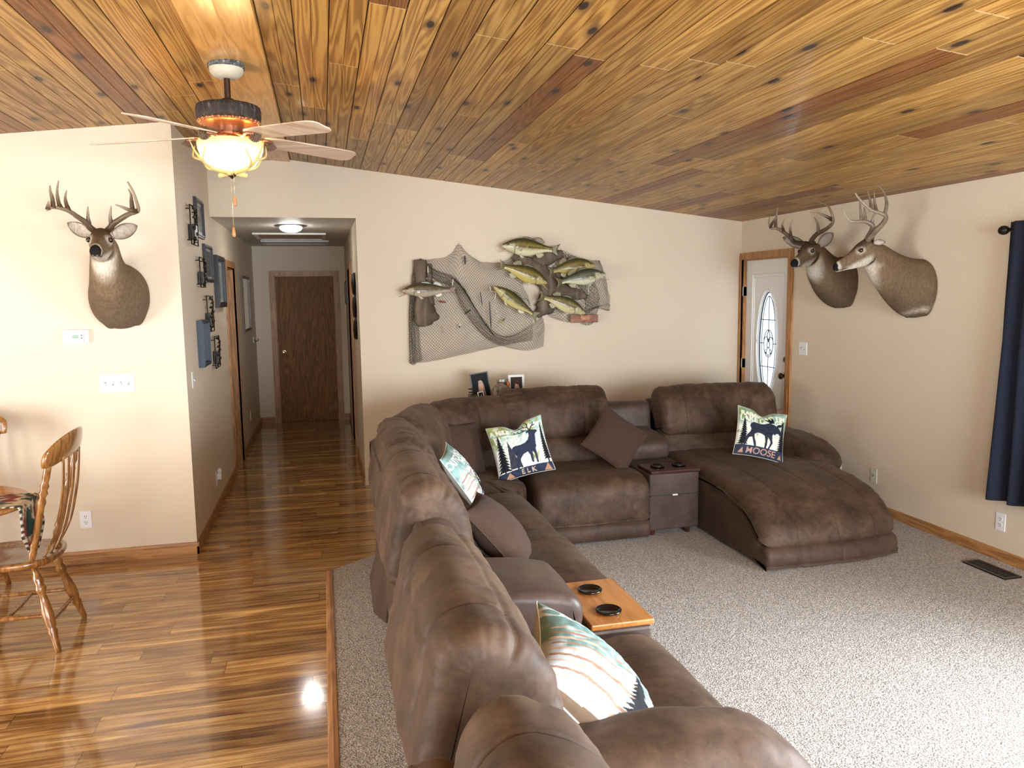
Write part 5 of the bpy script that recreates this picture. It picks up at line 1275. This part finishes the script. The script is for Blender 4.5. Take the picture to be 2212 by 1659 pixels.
ELKA = [[(.42, .55), (.28, .60), (.10, .60), (-.06, .66), (-.14, .74)], [(.10, .60), (.04, .72)], [(-.04, .65), (-.12, .62)], [(.28, .60), (.18, .70)], [(.46, .56), (.42, .68), (.30, .74), (.16, .82), (.10, .90)], [(.42, .68), (.44, .82), (.36, .92)], [(.30, .74), (.24, .88)], [(.48, .56), (.56, .68), (.62, .72), (.66, .84)], [(.58, .69), (.70, .74)]]
MOO = [(-.55, .20), (-.50, .33), (-.42, .38), (-.25, .36), (-.05, .37), (.10, .44), (.25, .48), (.40, .44), (.55, .36), (.62, .36), (.68, .30), (.76, .20), (.84, .08), (.82, .02), (.74, .02), (.66, .08), (.56, .05), (.50, -.02), (.44, .04), (.40, -.04), (.42, -.20), (.46, -.34), (.40, -.48), (.34, -.62), (.26, -.62), (.32, -.48), (.36, -.34), (.28, -.20), (.22, -.14), (.22, -.34), (.20, -.62), (.12, -.62), (.12, -.34), (.08, -.12), (-.05, -.06), (-.22, -.04), (-.34, -.12), (-.32, -.26), (-.24, -.44), (-.20, -.64), (-.28, -.64), (-.36, -.42), (-.42, -.24), (-.54, -.28), (-.60, -.44), (-.64, -.60), (-.72, -.60), (-.68, -.36), (-.62, -.16), (-.52, -.04), (-.48, .08), (-.52, .16)]
def art_elk(N):
    img, U, V = art_base(N, 1.3, (.34, .42, .16), (.42, .68, .62), (.84, .88, .84))
    for t, sz, x, y, r_ in (('A MILE TO SUMMIT', .235, .05, .72, 0), ('ELTER AREA', .34, .05, .42, 0)): fill_tri(img, U, V, raster_text(t, sz, x, y, r_, .012), WHT)
    pine(img, U, V, -.72, -.74, .62, .26, BLK); pine(img, U, V, .90, -.60, .78, .16, BLK, 16); fill_poly(img, U, V, [(-.52, -.70), (-.10, -.70), (-.42, .35)], (.05, .05, .075))
    fill_poly(img, U, V, ELK, NAVY)
    for s in ELKA: stroke(img, U, V, s, .017, BLK)
    fill_poly(img, U, V, [(-1, -1), (1, -1), (1, -.70), (-1, -.76)], NAVY)
    fill_poly(img, U, V, [(-.74, -.98), (-.42, -.98), (-.58, -.78)], TAN); fill_poly(img, U, V, [(.64, -.98), (.92, -.98), (.82, -.72)], TAN)
    fill_tri(img, U, V, raster_text('E L K', .24, .10, -.87, 0, .006), (.62, .50, .34)); return img
def art_moose(N):
    img, U, V = art_base(N, 5.1, (.20, .28, .12), (.30, .46, .40), (.80, .86, .76))
    for t, sz, x, y in (('RAILROAD TIM', .27, .0, .72), ('LAKE LODGE', .30, -.06, .50), ('OUTDOORS', .2, .52, -.06)): fill_tri(img, U, V, raster_text(t, sz, x, y, 0, .012), (.80, .84, .72) if y > 0 else (.62, .74, .68))
    pine(img, U, V, -.76, -.58, .55, .22, BLK); pine(img, U, V, .86, -.66, .66, .24, BLK, 14)
    fill_poly(img, U, V, MOO, (.022, .027, .05))
    fill_poly(img, U, V, [(.28, .46), (.10, .62), (.02, .70), (.18, .64), (.20, .74), (.30, .62), (.36, .76), (.42, .60), (.46, .48)], BLK); fill_poly(img, U, V, [(.54, .38), (.66, .48), (.78, .50), (.84, .60), (.86, .46), (.76, .38), (.62, .34)], BLK)
    fill_poly(img, U, V, [(-1, -1), (1, -1), (1, -.62), (-1, -.60)], NAVY)
    fill_tri(img, U, V, raster_text('MOOSE', .36, .03, -.81, 0, .004), (.50, .30, .24)); fill_poly(img, U, V, [(-.86, -.92), (-.66, -.92), (-.72, -.70)], TAN); fill_poly(img, U, V, [(.74, -.92), (.90, -.92), (.84, -.74)], TAN); return img
def art_bear(N, seed=8.0):
    img, U, V = art_base(N, seed, (.20, .34, .32), (.26, .46, .44), (.58, .64, .68))
    # sunset streaks
    for k in range(9):
        y = .2-.13*k; stroke(img, U, V, [(-.95, y), (-.55, y+.05), (-.15, y-.02), (.2, y+.02)], .016+.005*(k % 3), (.42, .24, .16) if k % 2 else (.70, .50, .38))
    fill_tri(img, U, V, raster_text('OUTDOORS', .36, -.05, .66, 0, .014), (.74, .76, .74)); fill_tri(img, U, V, raster_text('2 MILES', .26, .25, .42, 0, .012), WHT); fill_tri(img, U, V, raster_text('TRAIL HEAD', .22, .3, .15, 0, .01), (.74, .86, .82))
    pine(img, U, V, .20, -.86, .25, .30, BLK, 13); pine(img, U, V, .66, -.84, .5, .28, BLK, 12)
    fill_poly(img, U, V, [(-1, -1), (1, -1), (1, -.84), (.3, -.93), (-1, -.96)], (.20, .13, .08)); fill_poly(img, U, V, [(.0, -.80), (.12, -.58), (.34, -.50), (.6, -.52), (1, -.6), (1, -.82)], BLK); return img
def pillow(center, right, up, size, th, label, art=None, name='throw_pillow', mat=None, N=None, chop=0.0, sag=0.0, seed=0, piping=True, col=None):
    right = Vector(right).normalized(); up = Vector(up); up = (up-right*up.dot(right)).normalized(); nr = right.cross(up); C_ = Vector(center)
    N = N or (150 if art else 40); g = np.linspace(-1, 1, N); img = art(N) if art else None
    root = thing(name, C_, label, 'pillow', 'throw pillows on the sectional sofa'); s = size/2
    def base(u, v):
        x = u*s*(1-.07*(1-v*v)*abs(u)**.5); y = v*s*(1-.07*(1-u*u)*abs(v)**.5)
        y -= chop*s*math.exp(-(u/.28)**2)*max(0, v)**2.2
        return x, y
    def side(sg, Nn):
        vs = []; gg = np.linspace(-1, 1, Nn)
        for u in gg:
            for v in gg:
                x, y = base(u, v); e = max(0, (1-u*u)*(1-v*v)); t = th/2*(e**.52)*(1-.35*chop*3*math.exp(-(u/.25)**2)*max(0, v))
                t += .006*e*mnoise.noise(Vector((u*3+seed, v*3, sg)))+.0045*min(1, e*4)*mnoise.noise(Vector((u*9, v*9+seed, sg)))
                vs.append(C_+right*x+up*y+nr*(sg*(t+.001)+sag*(u*u)*.02))
        fs = []
        for i in range(Nn-1):
            for j in range(Nn-1):
                a = i*Nn+j; q = (a, a+Nn, a+Nn+1, a+1); fs.append(q if sg > 0 else q[::-1])
        return vs, fs
    mat = mat or M_print; mb = MB(); v1, f1 = side(1, N)
    mb.add(v1, f1)
    if art: mb.c = [tuple(img[i, j]) for i in range(N) for j in range(N)]
    elif mat is M_print: mb.c = [col]*len(v1)
    mb.build('front_cover', mat, root, smooth=True, fix=False)
    mb = MB(); v2, f2 = side(-1, 40); mb.add(v2, f2)
    if mat is M_print: mb.c = [(.72, .72, .66)]*len(v2)
    mb.build('back_cover', mat, root, smooth=True, fix=False)
    ed = [(-1+2*i/24, -1) for i in range(24)]+[(1, -1+2*i/24) for i in range(24)]+[(1-2*i/24, 1) for i in range(24)]+[(-1, 1-2*i/24) for i in range(25)]
    mb = MB(); mb.tube([C_+right*base(u, v)[0]+up*base(u, v)[1]+nr*(sag*(u*u)*.02) for u, v in ed], .0028, 6)
    if mat is M_print: mb.c = [(.62, .62, .55)]*len(mb.v)
    mb.build('edge_seam', mat, root, smooth=True)
    return root
def basis(roll, lean, yaw):   # pillow standing up facing -Y, rolled clockwise by roll, leaning back, turned by yaw
    R = Matrix.Rotation(math.radians(yaw), 3, 'Z') @ Matrix.Rotation(math.radians(-lean), 3, 'X') @ Matrix.Rotation(math.radians(-roll), 3, 'Y')
    return R @ Vector((1, 0, 0)), R @ Vector((0, 0, 1))
def pil(px, py, Y, roll, lean, yaw, *a, **k):
    c = atY(px, py, Y); r_, u_ = basis(roll, lean, yaw); return pillow(c, r_, u_, *a, **k)
pil(1124, 970, 5.13, 14, 22, -14, .40, .12, 'square printed pillow with an elk silhouette and small lettering', art_elk, chop=.24, seed=1)
pil(1642, 938, 4.98, -13, 22, -10, .37, .12, 'square printed pillow with a walking moose silhouette on the chaise', art_moose, chop=.22, seed=2)
pil(1329, 949, 5.25, 50, 28, 0, .385, .12, 'plain brown woven pillow standing on its corner beside the console', None, mat=M_pillow, seed=3)
pil(1000, 972, 5.30, -6, 20, 38, .38, .12, 'plain brown woven pillow in the back corner of the sofa', None, mat=M_pillow, seed=4)
# two printed pillows against the left backs, seen nearly edge-on, and one brown
def pilX(c, roll, lean, yaw, *a, **k): r_, u_ = basis(roll, lean, yaw); return pillow(c, r_, u_, *a, **k)
c5 = atZ(1000, 1032, .66); c6 = atZ(1078, 1152, .62); c7 = atZ(1286, 1512, .585)
pilX(c5, 4, 34, 74, .40, .13, 'printed pillow leaning on the left sofa back, mostly hidden by a brown one', art_bear, seed=5)
pillow(c6, (.62, -.25, -.74), (.3, .9, .0), .40, .19, 'plain brown woven pillow on the left seat beside the near console', None, mat=M_pillow, seed=6)
pillow(c7, (.64, -.18, -.75), (.22, .95, .05), .50, .25, 'large printed pillow with lettering and dark pines nearest the camera', lambda N: art_bear(N, 12.5)*.72, N=190, seed=7)
# ================================================================ dining table and chairs
M_turn = M_chairwood
def chair(org, face, label):
    """org on the floor, face: angle (deg) of the direction the sitter looks, from +Y ccw"""
    T = Matrix.Translation(Vector(org)) @ Matrix.Rotation(math.radians(face), 4, 'Z')   # local +y = forward
    root = thing('dining_chair', org, label, 'chair', 'dining chairs')
    def turned(name, a, b, prof, n=14):
        a, b = Vector(a), Vector(b); L = (b-a).length; mb = MB(T); mb.lathe([(r, h*L) for r, h in prof], a, (b-a), n); return mb.build(name, M_turn, root, smooth=True)
    # seat: shield outline with soft edge and a dished top
    out = cr([(0, .215), (.13, .205), (.205, .14), (.222, .02), (.205, -.12), (.14, -.20), (0, -.225), (-.14, -.20), (-.205, -.12), (-.222, .02), (-.205, .14), (-.13, .205)], 5, True)
    rings = []
    for s, z in ((.90, .425), (.97, .430), (1.0, .441), (1.0, .453), (.98, .461), (.93, .463), (.80, .455), (.55, .448), (.3, .449), (.05, .452)): rings.append([Vector((p[0]*s, p[1]*s, z)) for p in out])
    mb = MB(T); mb.loft(rings); mb.build('seat', M_turn, root, smooth=True)
    leg = [(.010, 0), (.015, .02), (.017, .12), (.019, .20), (.0235, .24), (.017, .27), (.024, .31), (.027, .42), (.022, .56), (.016, .66), (.023, .69), (.027, .73), (.019, .77), (.025, .81), (.021, .86), (.015, .90), (.017, 1)]
    tops = [(.13, .13), (-.13, .13), (.13, -.13), (-.13, -.13)]; feet = [(.20, .21), (-.20, .21), (.215, -.235), (-.215, -.235)]
    for (tx, ty), (fx, fy) in zip(tops, feet): turned('leg', (fx, fy, 0), (tx, ty, .432), leg)
    st = [(.006, 0), (.009, .1), (.011, .35), (.015, .5), (.011, .65), (.009, .9), (.006, 1)]
    L = lambda i, t: tuple(Vector((*feet[i], 0)).lerp(Vector((*tops[i], .432)), t))
    turned('stretcher', L(0, .42), L(2, .42), st); turned('stretcher', L(1, .42), L(3, .42), st)
    m0 = (Vector(L(0, .42))+Vector(L(2, .42)))/2; m1 = (Vector(L(1, .42))+Vector(L(3, .42)))/2; turned('stretcher', m0, m1, st); turned('stretcher', L(0, .30), L(1, .30), st); turned('stretcher', L(2, .33), L(3, .33), st)
    # back: two turned posts, four bowed flat spindles, curved crest rail
    post = [(.011, 0), (.014, .03), (.019, .09), (.013, .12), (.020, .15), (.015, .20), (.017, .40), (.016, .52), (.020, .56), (.013, .60), (.021, .64), (.015, .67), (.021, .70), (.014, .74), (.017, .78), (.016, .93), (.010, 1)]
    for s in (-1, 1): turned('back_post', (s*.175, -.135, .455), (s*.222, -.275, 1.00), post)
    for k, x in enumerate((-.105, -.036, .036, .105)):
        mb = MB(T); C_ = cr([(x, -.185+.01*abs(k-1.5), .455), (x*1.05, -.235, .58), (x*1.1, -.275, .74), (x*1.15, -.292, .86), (x*1.2, -.300, .965)], 6)
        rr = [.0085+.0095*math.exp(-((i/24-.62)/.22)**2) for i in range(len(C_))]; P = [Vector(c) for c in C_]; vs = []
        ring = [[p+Vector((math.cos(a)*r_, math.sin(a)*.0065, 0)) for a in (2*math.pi*j/10 for j in range(10))] for p, r_ in zip(P, rr)]
        mb.loft(ring); mb.build('spindle', M_turn, root, smooth=True)
    mb = MB(T); rings = []
    for i in range(31):
        u = -1+2*i/30; x = u*.268; y = -.315+.055*u*u; hz = .068*(1-abs(u)**5*.45); zc = .985+.030*(1-u*u)-.012*u*u; tilt = -.22
        rg = []
        for j in range(16):
            a = 2*math.pi*j/16; b = math.sin(a)*hz; t_ = math.cos(a)*.0125; rg.append(Vector((x, y+t_+b*tilt, zc+b)))
        rings.append(rg)
    mb.loft(rings); mb.build('crest_rail', M_turn, root, smooth=True)
    return root
chair((-1.575, 4.27, 0), 90, 'varnished oak spindle-back chair at the right end of the dining table, back to the room')
chair((-2.16, 4.93, 0), 180, 'oak chair on the far side of the table, only its right edge in view')
tb = thing('dining_table', (-2.35, 4.2, 0), 'varnished oval oak dining table cut off by the left edge', 'table')
def oval(a, b, z, cx=-2.36, cy=4.2, n=64): return [Vector((cx+a*math.cos(2*math.pi*k/n), cy+b*math.sin(2*math.pi*k/n), z)) for k in range(n)]
MB().loft([oval(.80, .42, .715), oval(.885, .505, .716), oval(.90, .52, .728), oval(.90, .52, .742), oval(.885, .505, .752), oval(.4, .2, .752)]).build('table_top', M_tabletop, tb, auto=30)
MB().loft([oval(.72, .36, .63), oval(.74, .38, .63), oval(.74, .38, .716), oval(.72, .36, .716)]).build('apron', M_oakx, tb)
MB().lathe([(.17, .10), (.16, .14), (.08, .20), (.07, .30), (.11, .42), (.10, .52), (.07, .60), (.09, .66)], (-2.3, 4.2, 0), n=28).build('pedestal', M_turn, tb, smooth=True)
for k in range(4):
    a = math.radians(45+90*k); P = [(-2.3+r_*math.cos(a), 4.2+r_*math.sin(a), z) for r_, z in ((.08, .16), (.22, .15), (.36, .07), (.46, .02))]
    MB().tube(cr(P, 6), [.035]*10+[.03]*9, 10).build('pedestal_foot', M_turn, tb, smooth=True)
# runner: patterned strip along the table with a hanging end
def runner():
    y0, y1 = 4.02, 4.30; path = [(-2.7, .756), (-2.2, .756), (-1.80, .756), (-1.51, .757), (-1.455, .752), (-1.442, .735), (-1.442, .64), (-1.445, .56), (-1.45, .48)]
    P = cr(path, 12); L = [0]
    for a, b in zip(P, P[1:]): L.append(L[-1]+math.hypot(*(b-a)))
    n = 26; vs = []; cc = []; m = len(P)
    for i, p in enumerate(P):
        for j in range(n+1):
            v = j/n; y = y0+(y1-y0)*v; zt = 0; drop = max(0, .75-p[1]); tip = drop > .15
            if tip: y = (y0+y1)/2+(y-(y0+y1)/2)*max(.05, 1-(drop-.15)/.17)
            vs.append(Vector((p[0]+.012*math.sin(v*14)*min(1, drop*6), y, p[1])))
            q = Vector((L[i]*9, v*4, 2)); a_ = mnoise.noise(q); b_ = mnoise.noise(q*2.1+Vector((5, 5, 5)))
            c = (.52, .42, .28)
            if a_ > .08: c = (.035, .06, .05)
            elif a_ < -.22: c = (.20, .04, .03)
            elif b_ > .15: c = (.10, .085, .06)
            if v < .06 or v > .94: c = (.60, .55, .42) if int(L[i]*60) % 2 else (.05, .04, .04)
            cc.append(c)
    fs = [(i*(n+1)+j, i*(n+1)+j+1, (i+1)*(n+1)+j+1, (i+1)*(n+1)+j) for i in range(m-1) for j in range(n)]
    mb = MB(); mb.add(vs, fs); mb.c = cc; o = mb.build('table_runner', M_cloth, smooth=True, fix=False); s = o.modifiers.new('solid', 'SOLIDIFY'); s.thickness = .003; s.offset = 1
    tag(o, 'patterned green, cream and red table runner hanging over the right end of the table', 'table runner')
runner()
# ================================================================ side table behind the sofa and what stands on it
sx0, sx1, sy0, sy1, sz = 1.25, 1.92, 6.28, 6.66, .80
M_tb = wood('dark_walnut', (.04, .02, .012), (.08, .04, .025), (.12, .065, .04), 0, 1.5, .35)
st_ = thing('side_table', ((sx0+sx1)/2, (sy0+sy1)/2, .012), 'dark wooden accent table hidden behind the sofa, holding photos', 'table')
MB().box((sx0, sy0, sz-.03), (sx1, sy1, sz)).build('table_top', M_tb, st_, bevel=.004)
for x in (sx0+.03, sx1-.07):
    for y in (sy0+.03, sy1-.07): MB().box((x, y, .012), (x+.04, y+.04, sz-.03)).build('leg', M_tb, st_)
def stand_frame(c0, px0, px1, Y, w, h, lean, roll, label, fcol, fw, back, draw, name='photo_frame'):
    """easel frame leaning back; c0 pixel of bottom centre"""
    b = atY(c0[0], c0[1], Y); b.z = sz+.002; R = Matrix.Translation(b) @ Matrix.Rotation(math.radians(roll), 4, 'Y') @ Matrix.Rotation(math.radians(-lean), 4, 'X')
    t = thing(name, b, label, 'photo frame', 'framed photos behind the sofa'); h2, w2 = h, w/2
    mb = MB(R); mb.box((-w2, 0, 0), (w2, .012, h2)); mb.build('frame', fcol, t, bevel=.001)
    N = 60; 
    mb = MB(R); gx = np.linspace(-w2+fw, w2-fw, N); gz = np.linspace(fw, h2-fw, N); U, V = np.meshgrid(np.linspace(-1, 1, N), np.linspace(-1, 1, N), indexing='ij'); img = np.zeros((N, N, 3)); img[:] = back; draw(img, U, V)
    vs = [(x, -.0012, z) for x in gx for z in gz]; fs = [(i*N+j, (i+1)*N+j, (i+1)*N+j+1, i*N+j+1) for i in range(N-1) for j in range(N-1)]
    mb.add(vs, fs); mb.c = [tuple(img[i, j]) for i in range(N) for j in range(N)]; mb.build('portrait', M_img, t, fix=False)
    mb = MB(R); mb.prism([(-.02, .012, h*.55), (.02, .012, h*.55), (.02, .012+h*.3, .0+h*.06), (-.02, .012+h*.3, .0+h*.06)], (0, .002, .003)); mb.build('easel_back', M_blackwood, t)
    return t
def ell(img, U, V, cx, cy, a, b, col): img[((U-cx)/a)**2+((V-cy)/b)**2 < 1] = col
SK = (.72, .46, .36)
def girl(img, U, V):
    ell(img, U, V, .05, -.05, .36, .55, (.42, .32, .27)); fill_poly(img, U, V, [(-.33, -.1), (-.30, -1), (.55, -1), (.42, .0)], (.42, .31, .27)); fill_poly(img, U, V, [(-.12, -.45), (.26, -.45), (.34, -1), (-.12, -1)], (.09, .02, .03))
    ell(img, U, V, .06, .0, .24, .36, SK); fill_poly(img, U, V, [(-.04, -.30), (.18, -.30), (.22, -.5), (-.06, -.5)], SK)
    for s in (-.04, .16): ell(img, U, V, s, .05, .035, .028, (.08, .04, .04))
    ell(img, U, V, .07, -.19, .08, .022, (.45, .12, .12)); ell(img, U, V, .07, -.06, .02, .05, (.60, .36, .28)); ell(img, U, V, .03, .36, .26, .12, (.50, .40, .33))
def boy(img, U, V):
    fill_poly(img, U, V, [(-.6, -1), (-.45, -.62), (-.15, -.48), (.25, -.48), (.7, -.68), (.95, -1)], (.62, .58, .60)); ell(img, U, V, .03, .18, .42, .50, (.10, .05, .035)); ell(img, U, V, .03, .0, .32, .46, SK); ell(img, U, V, -.3, .0, .07, .12, SK); ell(img, U, V, .36, .0, .07, .12, SK)
    fill_poly(img, U, V, [(-.10, -.4), (.16, -.4), (.2, -.62), (-.12, -.62)], (.62, .38, .30)); fill_poly(img, U, V, [(-.40, .2), (-.2, .34), (.1, .26), (.42, .22), (.42, .62), (-.1, .75), (-.42, .55)], (.09, .045, .03))
    for s in (-.10, .16): ell(img, U, V, s, .07, .045, .03, (.08, .04, .04))
    ell(img, U, V, .03, -.22, .10, .025, (.45, .16, .14)); ell(img, U, V, .03, -.06, .03, .06, (.62, .38, .30))
def tiny(img, U, V): ell(img, U, V, .1, .1, .3, .4, (.5, .5, .48)); ell(img, U, V, 0, -.5, .5, .4, (.35, .35, .35)); ell(img, U, V, .1, .3, .16, .2, (.7, .68, .65))
stand_frame((1044, 870), 0, 0, 6.50, .165, .255, 9, -7, 'black framed portrait of a girl with long fair hair behind the sofa', M_blackwood, .010, (.010, .011, .014), girl)
stand_frame((1117, 866), 0, 0, 6.55, .145, .215, 6, 0, 'white framed portrait of a dark-haired boy in a pale shirt', M_white, .020, (.05, .04, .035), boy)
stand_frame((1043, 875), 0, 0, 6.36, .052, .105, 9, -9, 'tiny white framed photo leaning on the black framed portrait', M_white, .007, (.02, .02, .02), tiny)
b = atY(1086, 860, 6.52); b.z = sz; jar = thing('candle_jar', b, 'short glass jar candle between the two framed portraits', 'jar')
MB().lathe([(.045, 0), (.05, .01), (.05, .165), (.046, .17), (.046, .172), (.04, .165), (.04, .01)], b, n=28).build('glass', plain('smoked_glass', (.10, .09, .08), .1), jar, smooth=True)
MB().lathe([(.0515, .06), (.0515, .13)], b, n=28, cap=False).build('jar_label', plain('jar_label_paper', (.30, .29, .28), .5, nz=.6, nscale=50), jar, smooth=True)
MB().lathe([(.05, .165), (.052, .168), (.052, .19), (.01, .192)], b, n=28).build('jar_lid', plain('pewter_lid', (.35, .32, .28), .4, .6), jar, auto=30)
b = atY(1098, 850, 6.40); b.z = sz; am = thing('amber_figurine', b, 'small orange amber glass figurine beside the jar', 'figurine')
MB().lathe([(.018, 0), (.02, .02), (.012, .05), (.018, .08), (.02, .11), (.012, .13), (.016, .15), (.012, .175), (.002, .185)], b, n=18).build('body', plain('amber_glass', (.50, .16, .02), .08), am, smooth=True)
b = atY(1082, 858, 6.36); b.z = sz
mb = MB(); rnd = random.Random(4); R0 = .085
for k in range(16):
    n = Vector((rnd.uniform(-1, 1), rnd.uniform(-1, 1), rnd.uniform(-.5, .5))).normalized(); u = n.cross(Vector((0, 0, 1))).normalized(); v = n.cross(u)
    mb.tube([b+Vector((0, 0, R0+.002))+(u*math.cos(a)+v*math.sin(a))*(R0-.003) for a in (2*math.pi*i/28 for i in range(29))], .0026, 6, False)
o = mb.build('twig_ball', plain('pale_twigs', (.30, .24, .19), .8, nz=.3), smooth=True); tag(o, 'openwork ball of pale twigs in front of the candle jar', 'ornament')
b = atY(1027, 866, 6.42); b.z = sz
bk = thing('storage_box', b, 'small brown box with a coiled black cord at the left end of the side table', 'box')
MB().box((b.x-.05, b.y-.05, sz), (b.x+.04, b.y+.08, sz+.055)).build('box_body', M_tb, bk, bevel=.003); MB().box((b.x-.048, b.y-.048, sz+.055), (b.x+.038, b.y+.078, sz+.075)).build('box_lid', plain('olive_lid', (.10, .085, .04), .5), bk, bevel=.003)
MB().tube(cr([(b.x-.02+.035*math.cos(i*.9), b.y+.01+.03*math.sin(i*.9), sz+.082+.004*i) for i in range(13)], 4), .005, 8).build('cord_coil', M_black, bk, smooth=True)
